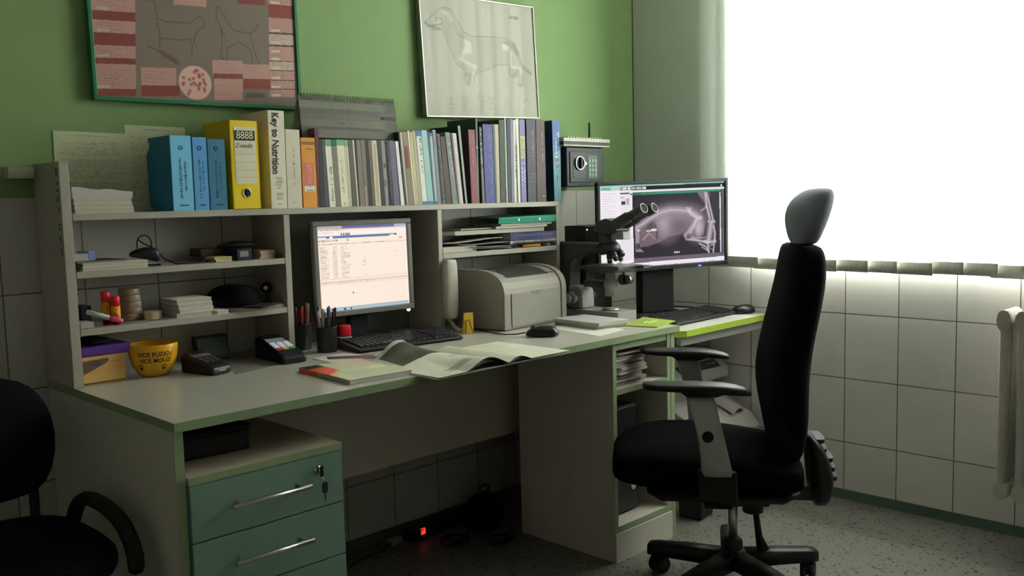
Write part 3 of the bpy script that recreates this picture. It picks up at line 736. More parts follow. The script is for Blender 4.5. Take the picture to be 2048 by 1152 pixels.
# grey cardboard file boxes standing among the tall books
def file_box(name, x0, x1, z1, y0, y1, cols, label, cut=None, cat='file box', lean=0):
    m = [mat('file spine '+label[:14], P(*cols[0], 2.0), .6, var=.05), mat('file side '+label[:14], P(*cols[1], 2.0), .65, var=.05), M_paper]
    H = z1-SZ; D = y1-y0
    prof_ = cut or [(0, 0), (D, 0), (D, H), (0, H)]
    b = MB(); t = .0016
    b.prism(prof_, 'X', 0, t, 1); b.prism(prof_, 'X', x1-x0-t, x1-x0, 1)
    zs = prof_[-1][1]
    b.box(t, 0, 0, x1-x0-t, t, zs, 0); b.box(t, t, 0, x1-x0-t, D, t, 1)
    b.box(t, -.0004, 0, x1-x0-t, 0, zs, 0)
    return single(b, name, m, label, cat, (x0, y0, SZ))
pg0 = at('Y', BY, *crop('C', 192, 400)); pg1 = at('Y', BY, *crop('C', 216, 400))
gb = file_box('file_box', pg0.x, pg1.x, 1.490, BY+.004, -.03, ((84, 90, 84), (34, 46, 40)), 'grey cardboard file box left of the silver-lettered book')
MB().box(.002, -.0012, .195, pg1.x-pg0.x-.002, -.0002, .199).obj('label_tab', M_wink, gb)

# three blue cut-corner magazine files at the left
Dd = .150
Ht = at('Y', BY, 360, 271).z-SZ
cutp = [(0, 0), (Dd*.70, 0), (Dd*.93, .012), (Dd*.98, .05), (Dd*.99, .12), (Dd, Ht*.72), (Dd*.97, Ht*.80), (Dd*.86, Ht*.87), (Dd*.85, Ht*.92), (Dd*.92, Ht*.985), (Dd*.9, Ht), (0, Ht)]
M_blueink = mat('dark blue print', (.015, .05, .10), .6)
xs = [at('Y', BY, *crop('D', v, 600)).x for v in (522, 748, 905, 1090)]
for i, (cols, lab) in enumerate(((((90, 150, 190), (26, 84, 112)), 'light blue magazine file, leftmost of three, with its scalloped side showing'),
                                 (((66, 122, 168), (22, 74, 100)), 'mid blue magazine file, the middle one of three'),
                                 (((42, 92, 118), (22, 74, 100)), 'darker blue magazine file touching the yellow lever-arch file'))):
    dark = (2.6, 2.6, 2.8)[i]
    fb = file_box('magazine_file', xs[i]+.0008, xs[i+1]-.0008, SZ+Ht-.003*i, BY, BY+Dd, cols, lab, cut=[(a, min(b2, Ht-.003*i)) for a, b2 in cutp], cat='magazine file')
    fb['group'] = 'blue magazine files'
    w_ = xs[i+1]-xs[i]
    e = MB(); rg = random.Random(i)
    cf = lambda u, v: Vector((u*w_, 0, Ht*(1-v)))
    scrib(e, cf, rg, .34, .50, .30, .84, 26, off=.0010, fill=.95); scrib(e, cf, rg, .58, .70, .34, .74, 20, off=.0010, fill=.95)
    e.obj('printed_title', M_blueink, fb)
    e = MB(); e.lathe([(.006, -.0002), (.006, .0006), (.004, .0006), (.004, -.0002)], 16, 0, Matrix.Translation((w_*.47, -.0006, Ht*.84)) @ Matrix.Rotation(R(90), 4, 'X'), caps=False); e.obj('spine_emblem', M_blueink, fb)
    MB().box(w_*.32, -.0012, Ht*.065, w_*.70, -.0006, Ht*.08).obj('publisher_mark', M_blueink, fb)

# yellow lever-arch file
pa = at('Y', BY, *crop('D', 1140, 500)); pb = at('Y', BY, *crop('D', 1424, 500)); yw = pb.x-pa.x
zy = at('Y', BY, *crop('D', 1255, 55)).z-SZ
ya = thing('lever_arch_file', 'yellow lever-arch file with 8888 label and finger hole', 'binder', (pa.x, BY, SZ))
M_yel = mat('yellow file board', P(204, 172, 16, 1.6), .45, var=.04)
b = MB(); t = .0028; dep = .155
b.box(0, 0, .001, t, dep, zy); b.box(yw-t, 0, .001, yw, dep, zy); b.box(t, 0, .001, yw-t, t, zy)
bd = b.obj('board', M_yel, ya, bevel=.0008, seg=1)
MB().box(t+.001, t+.006, .004, yw*.7, dep-.012, zy-.02).obj('sheets', M_paper, ya)
M_lab = mat('file label paper', P(176, 172, 152, 1.8), .7)
ll = MB().box(yw*.14, -.0008, zy*.285, yw*.90, -.0001, zy*.93).obj('spine_label', M_lab, ya)
MB().box(yw*.15, -.0014, zy*.775, yw*.88, -.0008, zy*.885).obj('number_panel', mat('number panel', (.02, .02, .018), .6), ll)
text('number', '8888', .0300, mat('cream number', P(190, 186, 150, 1.8), .7), ll, (yw*.515, -.0018, zy*.83), sx=.88)
text('handwriting', 'Z-možit', .0165, mat('pen ink', (.03, .03, .04), .6), ll, (yw*.46, -.0012, zy*.715), shear=.35, sx=1.0)
e = MB()
for q in (.62, .53, .44, .36): e.box(yw*.17, -.0012, zy*q, yw*.88, -.0008, zy*q+.0006)
e.obj('ruled_lines', M_gink, ll)
e = MB(); e.lathe([(.0125, -.0002), (.0132, .0022), (.0115, .0028), (.0105, .0010), (.0104, -.0002)], 24, 0, Matrix.Translation((yw*.50, 0, zy*.185)) @ Matrix.Rotation(R(90), 4, 'X'), caps=False)
e.obj('finger_ring', M_chrome, ya)
e = MB(); e.lathe([(0, .0003), (.0106, .0003), (.0106, .0009), (0, .0009)], 24, 0, Matrix.Translation((yw*.50, 0, zy*.185)) @ Matrix.Rotation(R(90), 4, 'X'))
tag(e.obj('finger_hole', M_blackm, ya), 'dark finger hole')

# desk calendar standing on the slim books
bz = 1.3955
cal = thing('desk_calendar', 'grey spiral desk calendar standing on top of the slim books', 'calendar', (-1.660, -.118, bz+.0015), R(-1))
cv = Canvas(180, 70, P(136, 138, 124, 1.7)); rg = random.Random(5)
cv.rect(0, 0, 1, .12, P(110, 112, 100, 1.7))
for i in range(6): cv.words(.03+.16*i, .045, .03+.16*i+.11, .05, P(60, 62, 56), .8, rg)
for i in range(1, 7): cv.rect(.16*i-.001, .12, .16*i+.001, .93, P(112, 114, 102, 1.7))
cv.rect(.0, .52, .82, .525, P(112, 114, 102, 1.7)); cv.words(.69, .20, .80, .045, P(70, 84, 96), .8, rg, 1); cv.rect(.82, .42, .985, .50, P(70, 70, 60)); cv.words(.84, .44, .97, .03, P(130, 130, 118), .8, rg)
cv.words(.36, .62, .52, .03, P(100, 100, 92), .7, rg); cv.words(.10, .48, .2, .03, P(110, 110, 100), .5, rg); cv.rect(.69, .22, .81, .50, P(128, 130, 136, 1.7), .6)
pg = cv.panel('page', .362, .128, vmat('painted paper'), cal); pg.location = (0, -.028, .071); pg.rotation_euler = (R(-8), 0, 0)
MB().box(-.181, 0, -.064, .181, .002, .064).obj('backing_card', mat('calendar card', (.38, .38, .33), .7), pg)
pg.location.y -= .003
bk = MB(); bk.hexa([(-.181, .030, 0), (.181, .030, 0), (.181, .032, 0), (-.181, .032, 0), (-.181, -.016, .136), (.181, -.016, .136), (.181, -.014, .136), (-.181, -.014, .136)])
bk.hexa([(-.181, -.043, 0), (.181, -.043, 0), (.181, .031, 0), (-.181, .031, 0), (-.181, -.043, .0012), (.181, -.043, .0012), (.181, .031, .0012), (-.181, .031, .0012)])
bk.obj('stand', mat('calendar card', (.38, .38, .33), .7), cal)
e = MB()
for i in range(32):
    x = -.172+.0111*i
    e.tube([(x, -.022, .131), (x+.002, -.027, .139), (x+.004, -.018, .144), (x+.005, -.010, .138)], .0010, 6)
e.obj('spiral_binding', mat('dark wire', (.10, .11, .09), .4, metal=.6), cal)

# sheets of paper on the green wall above the shelf
def sheet(x0, z1, w, h, label, seed, rot=0):
    cv = Canvas(60, 84, P(118, 122, 100, 3.6)); rg = random.Random(seed)
    cv.words(.3, .05, .72, .012, P(70, 74, 60, 2.5), .8, rg, 1)
    for i in range(36): cv.words(.08, .13+.022*i, rg.uniform(.8, .95), .009, P(76, 82, 64, 2.6), .6, rg)
    o = cv.panel('wall_notice', w, h, vmat('painted paper'), None); o.location = (x0+w/2, -.0025, z1-h/2); o.rotation_euler = (0, R(rot), 0)
    return tag(o, label, 'notice', 'printed sheets on the wall')
sheet(-2.509, 1.409, .198, .216, 'printed sheet pinned to the wall above the white paper pile', 1, .5)
sheet(-2.318, 1.4325, .175, .238, 'printed sheet on the wall partly hidden behind the blue magazine file', 2, .3).location.y = -.0012

# white pile at the left end of the top shelf
def slab_book(name, cx, cy, z, w, d, h, label, cat, m, rz=0, group=None, pages=True, bevel=.0008):
    b = MB(); t = .0008
    b.box(-w/2, -d/2, 0, w/2, d/2, t, 0); b.box(-w/2, -d/2, h-t, w/2, d/2, h, 0); b.box(-w/2+.001, -d/2+.001, t, w/2-.001, d/2-.001, h-t, 1)
    return single(b, name, [m, mat('page edges', (.55, .52, .44), .85, var=.2, scale=300)], label, cat, (cx, cy, z), rz, group)
z = SZ
for i, (h, w, dx) in enumerate(((.0125, .150, .004), (.0120, .148, .002), (.0115, .146, 0))):
    slab_book('booklet', -2.457+dx, -.112, z, w, .135, h, ['cream booklet, lowest in the pile at the left of the top shelf', 'cream booklet, second from the bottom of the top-shelf pile', 'cream booklet just under the loose lilac-grey papers'][i], 'booklet', mat('booklet cream', P(150, 142, 126, 3.2), .7), 0, 'cream booklets in the top-shelf pile'); z += h+.0004
m_ = MB(); n = 14; rows_ = []
for lay, (dz, amp) in enumerate(((0, .0), (.010, .004), (.020, .007))):
    pass
Pt = [[(-.076+.152*i/n, yy, .019+.010*(1-i/n)**1.5+.002*math.sin(i*.9)-(.003 if i == n else 0)) for i in range(n+1)] for yy in (-.066, 0, .066)]
Pb = [[(p[0], p[1], 0) for p in r] for r in Pt]
m_.grid(Pt); m_.grid(Pb)
m_.add([*Pt[0], *Pb[0]], [(i, i+1, n+2+i, n+1+i) for i in range(n)]); m_.add([*Pt[2], *Pb[2]], [(i, i+1, n+2+i, n+1+i) for i in range(n)])
m_.add([Pt[0][0], Pt[1][0], Pt[2][0], Pb[2][0], Pb[1][0], Pb[0][0]], [(0,1,2,3,4,5)]); m_.add([Pt[0][n], Pt[1][n], Pt[2][n], Pb[2][n], Pb[1][n], Pb[0][n]], [(0,1,2,3,4,5)])
def layered(name, rgb, freq):
    if name in MATS: return MATS[name]
    m = mat(name, rgb, .85); nt = m.node_tree
    tc = nt.nodes.new('ShaderNodeTexCoord'); wv = nt.nodes.new('ShaderNodeTexWave'); wv.bands_direction = 'Z'; wv.inputs['Scale'].default_value = freq; wv.inputs['Distortion'].default_value = 1.5
    nt.links.new(tc.outputs['Object'], wv.inputs['Vector'])
    mx = nt.nodes.new('ShaderNodeMix'); mx.data_type = 'RGBA'; mx.inputs['A'].default_value = (*[c*.72 for c in rgb], 1); mx.inputs['B'].default_value = (*rgb, 1)
    nt.links.new(wv.outputs['Fac'], mx.inputs['Factor']); nt.links.new(mx.outputs['Result'], nt.nodes['Principled BSDF'].inputs['Base Color'])
    return m
single(m_, 'paper_stack', layered('lilac paper layers', P(126, 122, 122, 3.2), 120), 'loose lilac-grey papers on top of the cream booklets', 'papers', (-2.456, -.112, z))
# ================================================================== FRAMED CHARTS ON THE GREEN WALL
def frame_bars(w, h, fw, y0, y1):
    b = MB()
    b.box(-w/2, y0, -h/2, w/2, y1, -h/2+fw); b.box(-w/2, y0, h/2-fw, w/2, y1, h/2)
    b.box(-w/2, y0, -h/2+fw, -w/2+fw, y1, h/2-fw); b.box(w/2-fw, y0, -h/2+fw, w/2, y1, h/2-fw)
    return b
# --- pink veterinary chart, green frame
PW, PH = .648, .470
pc = thing('framed_chart', 'green-framed pinkish-grey veterinary chart with line-drawn animals and round blood smear', 'poster', (-2.083, -.016, 1.497+PH/2))
pc.rotation_euler = (0, R(-.55), 0)
frame_bars(PW, PH, .012, -.010, .0135).obj('frame', mat('green frame', (.03, .20, .085), .4), pc, bevel=.002)
def cv2(X, Y):  # zoom coordinates -> canvas
    xl = 165-50*(800-Y)/800; xr = 1850-40*(890-Y)/890
    u = (X-xl)/(xr-xl); yb = 800+90*u
    return u, 1-(yb-Y)/1265
kk_ = 1.85
gy = P(104, 94, 86, kk_); pk = P(152, 118, 112, kk_); rd_ = P(112, 60, 58, kk_); pale = P(158, 140, 130, kk_); dk = P(66, 58, 54, kk_)
cv = Canvas(420, 300, gy)
def rc(x0, y0, x1, y1, col, k=1):
    a = cv2(x0, y0); b2 = cv2(x1, y0); c2 = cv2(x1, y1); d2 = cv2(x0, y1); cv.poly([a, b2, c2, d2], col, k)
rg = random.Random(2)
for y0, y1, col in ((-440, -300, pk), (-300, -240, rd_), (-240, -90, pk), (-90, -40, rd_), (-40, 155, pk), (155, 225, rd_), (225, 320, pk), (320, 415, rd_), (415, 510, pk), (510, 555, rd_), (555, 745, pk), (745, 800, rd_)):
    rc(125, y0, 450, y1, col)
    if col is pk:
        for q in range(int(y0+12), int(y1-14), 22):
            a = cv2(165, q); cv.words(a[0], a[1], a[0]+rg.uniform(.07, .15), .007, P(120, 92, 88, kk_), .7, rg)
        rc(165, y1-28, 255, y1-8, pale)
for y0, y1, col in ((-440, -200, pk), (-200, -120, rd_), (-120, 90, pk), (90, 205, rd_), (205, 330, pk), (330, 345, dk), (345, 435, pale), (435, 450, dk), (450, 510, pk), (510, 575, pk), (575, 582, dk), (582, 655, pale), (655, 663, dk), (663, 740, pk), (740, 748, dk), (748, 818, pk), (818, 826, dk), (826, 890, pk)):
    rc(1575, y0-85, 1815, y1-85, col)
    if col in (pk, pale):
        a = cv2(1600, y0-65)
        for q in range(int(y0+8), int(y1-10), 20): a = cv2(1600, q-85); cv.words(a[0], a[1], a[0]+rg.uniform(.05, .11), .007, P(122, 100, 94, kk_), .7, rg)
        rc(1595, y1-112, 1680, y1-92, P(172, 156, 146, kk_))
rc(750, -60, 1015, 0, rd_); rc(750, 0, 1020, 70, pk); rc(1290, -40, 1545, 20, rd_); rc(450, -440, 1560, -330, rd_); rc(600, -300, 1400, -240, pk)
rc(490, 575, 765, 720, pk); rc(490, 715, 790, 800, rd_); rc(1065, 500, 1330, 610, pk); rc(1075, 612, 1330, 650, rd_); rc(1080, 655, 1330, 830, pk); rc(1330, 525, 1580, 650, pk); rc(1335, 650, 1585, 735, rd_)
for y in range(600, 700, 26): a = cv2(510, y); cv.words(a[0], a[1], a[0]+.11, .008, P(128, 100, 96, kk_), .7, rg)
for x in (1085, 1345):
    for y in (520, 545, 570, 680, 700, 760, 780):
        if x == 1345 and y > 600: continue
        a = cv2(x, y); cv.words(a[0], a[1], a[0]+rg.uniform(.05, .11), .008, P(126, 100, 96, kk_), .7, rg)
rc(1360, 770, 1530, 810, P(62, 58, 54, kk_), .6)
a = cv2(920, 690); cv.ell(a[0], a[1], .083, .112, P(176, 140, 132, kk_), 1, .06)
for i in range(26):
    t_, q = rg.uniform(0, 6.28), rg.uniform(.1, .85)
    cv.ell(a[0]+.078*q*math.cos(t_), a[1]+.105*q*math.sin(t_), .010, .014, P(128, 74, 72, kk_), .9, .5)
def pl(pts, w=.006, col=dk, k=.75): cv.line([cv2(*p) for p in pts], w, col, k)
# standing cat and dog in outline, syringe
pl([(540, 60), (560, 40), (600, 60), (605, 120), (620, 190), (700, 210), (880, 210), (930, 170), (960, 150), (1000, 190), (1000, 230), (960, 250), (930, 290), (910, 350), (930, 400)])
pl([(610, 190), (630, 280), (640, 350), (630, 420)]); pl([(640, 340), (760, 350), (880, 340)]); pl([(880, 340), (900, 400), (890, 470)])
pl([(1100, 70), (1120, 60), (1150, 90), (1210, 200), (1260, 250), (1400, 265), (1450, 240), (1480, 180)]); pl([(1110, 80), (1100, 160), (1150, 240), (1150, 380), (1140, 480), (1170, 490)]); pl([(1400, 265), (1420, 350), (1440, 420), (1480, 520)]); pl([(1190, 400), (1300, 340), (1400, 400), (1420, 520)]); pl([(1140, 240), (1180, 300)]); pl([(1200, 400), (1190, 500)])
pl([(540, 405), (650, 455)], .006, P(78, 50, 48, kk_), .9); pl([(650, 455), (770, 525)], .026, P(92, 58, 56, kk_), .9)
o = cv.panel('print', PW-.024, PH-.024, vmat('glazed print', rough=.35, coat=.25, spec=.2), pc); o.location = (0, -.004, 0)
# --- dachshund skeleton chart, thin aluminium frame
QW, QH = .590, .440
dc = thing('framed_chart', 'thin-framed pale dachshund skeleton chart hanging slightly crooked', 'poster', (-.962, -.022, 1.733))
dc.rotation_euler = (R(-1.0), R(-2.0), 0)
frame_bars(QW, QH, .005, -.008, .016).obj('frame', mat('aluminium frame', (.45, .46, .42), .35, metal=.7), dc, bevel=.001)
def cv3(X, Y):
    xl = 105+45*(Y+55)/1110; xr = 1165+20*(Y-100)/1010; u = (X-xl)/(xr-xl)
    yt = -55+.146*(X-100); yb = 1055+.053*(X-150)
    return u, (Y-yt)/(yb-yt)
k3 = .80
bgc = P(188, 186, 170, k3); g1 = P(158, 156, 144, k3); g2 = P(122, 120, 110, k3); g3 = P(96, 94, 86, k3); wt = P(214, 212, 196, k3)
cv = Canvas(300, 226, bgc)
def pp(pts, col, k=1): cv.poly([cv3(*p) for p in pts], col, k)
def ln(pts, w, col, k=.9): cv.line([cv3(*p) for p in pts], w, col, k)
body = [(150, 215), (200, 170), (250, 110), (330, 78), (385, 100), (430, 190), (490, 300), (560, 345), (720, 352), (880, 368), (960, 420), (1010, 500), (1040, 610), (1135, 705), (1110, 700), (1040, 650), (1050, 780), (1030, 815), (985, 800), (1000, 740), (975, 690), (940, 730), (905, 700), (915, 610), (800, 615), (690, 655), (600, 680), (575, 700), (570, 790), (510, 785), (480, 720), (505, 650), (420, 600), (370, 480), (320, 320), (290, 280), (220, 282), (170, 245)]
pp(body, g1, .30)
ln(body+[body[0]], .007, g2, .6)
ln([(300, 90), (370, 110), (400, 230), (440, 330), (520, 380), (680, 385), (840, 390), (920, 430), (980, 500), (1030, 620), (1130, 705)], .022, g2, .35)
for i in range(22):
    t_ = i/21; x = 520+330*t_; ln([(x, 370), (x+8, 398)], .006, wt, .8)
for i in range(12):
    x = 560+20*i; ln([(x, 395), (x-10+i, 500), (x-5, 600-6*i)], .006, P(176, 174, 160, k3), .6)
ln([(500, 385), (540, 420), (545, 480), (480, 490), (470, 540)], .03, wt); pp([(505, 375), (550, 400), (550, 490), (480, 490)], wt, .9)
ln([(445, 545), (520, 590), (590, 625)], .022, wt); ln([(585, 615), (560, 700), (550, 780)], .018, wt, .7); ln([(500, 690), (540, 700), (520, 770)], .03, g2, .5)
pp([(845, 415), (915, 440), (910, 490), (850, 470)], wt, .9); ln([(935, 490), (930, 630), (1020, 650), (1030, 700), (1015, 780)], .02, wt); ln([(960, 430), (1000, 520)], .03, g3, .6); ln([(990, 660), (960, 720)], .03, g2, .6); ln([(1030, 720), (1020, 800)], .03, g3, .4)
a = cv3(245, 200); cv.ell(a[0], a[1], .045, .04, P(196, 194, 178, k3), .9); ln([(155, 215), (180, 240), (280, 275)], .01, g3); ln([(240, 170), (300, 190), (300, 230), (220, 240)], .008, g2); ln([(310, 120), (360, 140), (380, 200)], .03, wt, .8)
a = cv3(250, 195); cv.ell(a[0], a[1], .006, .008, g3)
rg = random.Random(9)
a = cv3(925, 165); cv.words(a[0], a[1], a[0]+.085, .028, P(90, 90, 82, k3), .9, rg, 1)
for x0, x1, y0, n in ((165, 215, 800, 2), (310, 400, 890, 7), (430, 550, 880, 9), (590, 680, 880, 9), (700, 800, 900, 8), (850, 930, 905, 8), (1035, 1110, 925, 3), (1035, 1100, 1010, 3)):
    for i in range(n):
        a = cv3(x0, y0+16*i); b2 = cv3(x1, y0); cv.words(a[0], a[1], b2[0]-rg.uniform(0, .04), .008, P(146, 146, 134, k3), .7, rg, .9)
o = cv.panel('print', QW-.010, QH-.010, vmat('glazed pale print', rough=.5, coat=.30, spec=.2), dc); o.location = (0, -.003, 0)

# ================================================================== COMPUTER SCREENS
def monitor(t, w, h, bez, bot, depth, m_b, cvs, sname, emat, back=.6):
    """local frame: screen in the XZ plane at y=0 facing -Y, centred on the origin"""
    b = MB()
    W2, H2 = w/2+bez, h/2
    b.box(-W2, -.008, -H2-bot, W2, .012, -H2); b.box(-W2, -.008, H2, W2, .012, H2+bez)
    b.box(-W2, -.008, -H2, -w/2, .012, H2); b.box(w/2, -.008, -H2, W2, .012, H2)
    hd = b.obj('bezel', m_b, t, bevel=.003)
    b = MB(); b.box(-W2+.003, .012, -H2-bot+.003, W2-.003, depth*.5, H2+bez-.003)
    b.hexa([(-W2*.6, depth*.5, -H2*.6), (W2*.6, depth*.5, -H2*.6), (W2*.5, depth, -H2*.5), (-W2*.5, depth, -H2*.5), (-W2*.6, depth*.5, H2*.7), (W2*.6, depth*.5, H2*.7), (W2*.5, depth, H2*.5), (-W2*.5, depth, H2*.5)])
    b.obj('rear_housing', M_black, t, bevel=.004)
    s = cvs.panel(sname, w, h, emat, t); s.location = (0, -.001, 0)
    return s
# --- 17 inch office screen in the shelf bay
cv = Canvas(170, 136, (1.0, .86, .74))
cv.mix(np.clip((cv.X*.6+cv.Y*.5-.35)*.35, 0, 1), (1.0, .80, .62)); rg = random.Random(4)
cv.rect(0, 0, 1, .014, P(150, 150, 165)); cv.rect(.27, 0, 1, .035, P(108, 112, 160)); cv.rect(0, 0, .27, .04, P(186, 178, 178)); cv.rect(.86, 0, 1, .035, P(180, 184, 205))
cv.rect(0, .04, 1, .055, P(230, 210, 200)); cv.words(.01, .045, .28, .014, P(170, 150, 150), .7, rg, .9); cv.rect(0, .06, 1, .11, (1.0, .9, .84)); cv.words(.01, .07, .3, .02, P(205, 180, 180), .6, rg)
for x in (.26, .285, .305, .325, .34): cv.rect(x, .085, x+.010, .115, P(60, 64, 90))
cv.rect(0, .118, .86, .135, P(122, 154, 196)); cv.rect(.1, .122, .80, .150, P(92, 122, 168)); cv.ell(.15, .14, .02, .02, (1, .92, .86)); cv.rect(.86, .12, .88, .14, P(80, 90, 110))
cv.words(.01, .165, .34, .02, P(110, 96, 100), .8, rg, .85); cv.words(.87, .165, .95, .02, P(130, 110, 110), .8, rg, .7)
cv.rect(0, .205, 1, .222, P(240, 214, 196)); cv.words(.02, .207, .8, .012, P(170, 146, 138), .6, rg, .6)
for i in range(23):
    y = .24+.0165*i
    cv.words(.025, y, rg.uniform(.075, .12), .009, P(160, 136, 128), .75, rg, 1); cv.words(.16, y, .205, .009, P(160, 136, 128), .75, rg, 1); cv.words(.25, y, rg.uniform(.27, .36), .009, P(168, 142, 132), .7, rg, 1)
    if rg.random() < .35: cv.words(.49, y, .52, .009, P(160, 136, 128), .8, rg, 1)
for x in (.14, .235, .38): cv.rect(x, .235, x+.003, .62, P(236, 208, 192))
cv.words(.86, .33, .89, .01, P(150, 120, 110), .8, rg, 1)
cv.rect(.0, .615, 1, .628, P(240, 206, 190)); cv.rect(0, .648, 1, .66, P(232, 200, 188)); cv.words(.02, .665, .6, .012, P(178, 150, 142), .7, rg, .6); cv.rect(0, .66, 1, .69, P(244, 214, 200), .5)
cv.rect(.355, .79, .362, .81, P(90, 70, 66))
cv.rect(0, .955, 1, 1, P(176, 196, 206)); cv.rect(0, .955, 1, .965, P(150, 170, 186)); cv.rect(.25, .97, .27, .99, P(50, 56, 60)); cv.rect(.32, .97, .335, .99, P(90, 70, 56)); cv.rect(.13, .97, .15, .99, P(100, 120, 150))
cv.rect(.985, .03, 1, 1, (1, .92, .88), .5)
m1 = thing('monitor', 'grey square office monitor showing a pale patient list in the shelf bay', 'monitor', (-1.629, -.149, .7503), -.055)
sub = bpy.data.objects.new('screen_head', None); C.objects.link(sub); sub.parent = m1; sub.location = (0, 0, .2447); sub.rotation_euler = (R(-1.4), 0, 0)
monitor(sub, .338, .270, .017, .018, .05, mat('monitor grey', (.20, .195, .175), .45), cv, 'screen', vmat('office screen glow', emit=.98, rough=.3))
b = MB(); b.rings([sring(0, .035, z, a_, b2, 24, 3) for z, a_, b2 in ((0, .125, .078), (.010, .125, .078), (.018, .10, .06))]); b.obj('stand_base', M_blackm, m1)
b = MB(); b.box(-.035, .045, .012, .035, .075, .23); b.box(-.17, .012, .085, .17, .03, .115); b.obj('stand_neck', M_blackm, m1, bevel=.004)
b = MB(); b.lathe([(.0065, 0), (.0065, .004), (.004, .005), (0, .005)], 14, 0, Matrix.Translation((.172, .008, .088)) @ Matrix.Rotation(R(90), 4, 'X'))
tag(b.obj('power_light', mat('white led', (1, .95, .8), .4, emit=3.0), m1), 'small glowing power light')

# --- 26 inch wide screen with the radiograph
def cx(X, Y):
    u = (X-57)/1363; yt = 140-78*u; yb = 1040-90*u
    return u, (Y-yt)/(yb-yt)
cv = Canvas(330, 190, (.034, .029, .038))
def pp(pts, col, k=1): cv.poly([cx(*p) for p in pts], col, k)
def ln(pts, w, col, k=.9, s=1.0): cv.line([cx(*p) for p in pts], w, col, k, s)
def el(X, Y, rx, ry, col, k=1, soft=.3, rot=0):
    a = cx(X, Y); cv.ell(a[0], a[1], rx, ry, col, k, soft, rot)
tis = P(128, 112, 124); tis2 = P(158, 142, 152); tis3 = P(190, 176, 186); bone = P(220, 208, 214); dkx = P(70, 60, 70)
# soft tissue of the trunk
out = [(425, 590), (520, 480), (640, 400), (780, 350), (920, 352), (1060, 372), (1150, 430), (1195, 520), (1180, 640), (1130, 700), (1020, 690), (960, 640), (900, 660), (800, 680), (700, 740), (560, 790), (470, 800), (425, 830)]
pp(out, tis, .75)
for r_, k in ((.05, .25), (.1, .2), (.03, .3)):
    cv.line([cx(*p) for p in out[:8]], r_, tis, k, 2)
el(770, 560, .15, .28, tis2, .75, 1.0, .3); el(900, 470, .30, .22, tis2, .75, .9); el(1100, 600, .10, .22, tis2, .5, .9); el(730, 560, .085, .17, tis3, .55, .8, .3); el(900, 560, .12, .15, P(110, 94, 100), .7, .8)
el(600, 640, .12, .14, P(132, 110, 114), .65, .8); el(590, 560, .06, .09, P(60, 48, 56), .75, .9, -.6); el(1130, 570, .05, .14, tis3, .75, .7, -.1); el(1120, 600, .03, .12, bone, .35, .9)
# spine, ribs
sp_ = [(430, 590), (500, 550), (600, 480), (700, 420), (800, 392), (900, 388), (1000, 400), (1080, 430), (1140, 480)]
ln(sp_, .050, tis3, .8, 1.2); ln(sp_, .018, bone, .8)
for i in range(40):
    t_ = i/39*(len(sp_)-1); j = min(int(t_), len(sp_)-2); f_ = t_-j
    x = sp_[j][0]+(sp_[j+1][0]-sp_[j][0])*f_; y = sp_[j][1]+(sp_[j+1][1]-sp_[j][1])*f_
    ln([(x-4, y-14), (x+4, y+16)], .006, dkx, .5)
for i in range(7): ln([(470+26*i, 585-18*i), (520+26*i, 660-26*i), (560+22*i, 700-20*i)], .005, P(150, 130, 140), .45)
ln([(640, 560), (665, 650), (650, 720)], .022, P(44, 36, 44), .7)
# pelvis and hind limb
ln([(1000, 370), (1050, 440), (1120, 480), (1150, 470)], .03, bone, .8); ln([(1040, 360), (1020, 410)], .016, bone, .7)
ln([(1100, 490), (1060, 560), (1010, 630), (975, 670)], .035, bone, .65); ln([(1100, 490), (1070, 580), (1030, 650)], .014, bone, .7)
ln([(970, 660), (985, 710), (1060, 715), (1200, 740), (1230, 760)], .022, bone, .85); ln([(1040, 690), (1110, 700), (1200, 690)], .012, bone, .6); el(1000, 680, .03, .05, P(110, 96, 104), .6)
ln([(1130, 760), (1200, 790), (1240, 850)], .016, bone, .8); ln([(1160, 800), (1230, 840)], .01, bone, .7)
# stretched second leg up the right side
pp([(1110, 190), (1260, 190), (1255, 250), (1270, 480), (1310, 600), (1320, 740), (1215, 740), (1215, 600), (1245, 500), (1190, 320), (1130, 250)], tis, .35)
pp([(1110, 190), (1200, 190), (1200, 300)], tis2, .5)
ln([(1200, 190), (1215, 330), (1250, 480)], .022, bone, .85); ln([(1215, 190), (1250, 330), (1290, 500)], .018, bone, .85); ln([(1150, 395), (1215, 350), (1205, 330)], .014, bone, .6)
ln([(1240, 510), (1300, 515)], .03, bone, .7); ln([(1265, 540), (1250, 640), (1235, 720)], .05, bone, .75); ln([(1295, 560), (1310, 650), (1305, 740)], .02, bone, .8)
ln([(1190, 735), (1250, 745), (1310, 735)], .03, bone, .8); ln([(1225, 760), (1240, 860)], .014, bone, .9); ln([(1300, 760), (1290, 860)], .014, bone, .9); ln([(1230, 790), (1290, 770)], .01, bone, .7); ln([(1235, 800), (1300, 840)], .008, bone, .5)
# left bright muzzle area, measuring lines
pp([(425, 590), (470, 600), (470, 690), (460, 800), (520, 850), (430, 850)], tis3, .55); el(450, 790, .02, .05, P(40, 34, 40), .8)
ln([(575, 645), (505, 720)], .008, bone, .8); ln([(575, 645), (655, 720)], .008, P(220, 150, 150), .8)
rg = random.Random(8)
for X, Y, w_, h_ in ((545, 622, .036, .022), (600, 610, .042, .024), (448, 618, .024, .018), (845, 858, .045, .02)):
    a = cx(X, Y); cv.words(a[0], a[1]-h_/2, a[0]+w_, h_, (.95, .95, .95), 1, rg, 1)
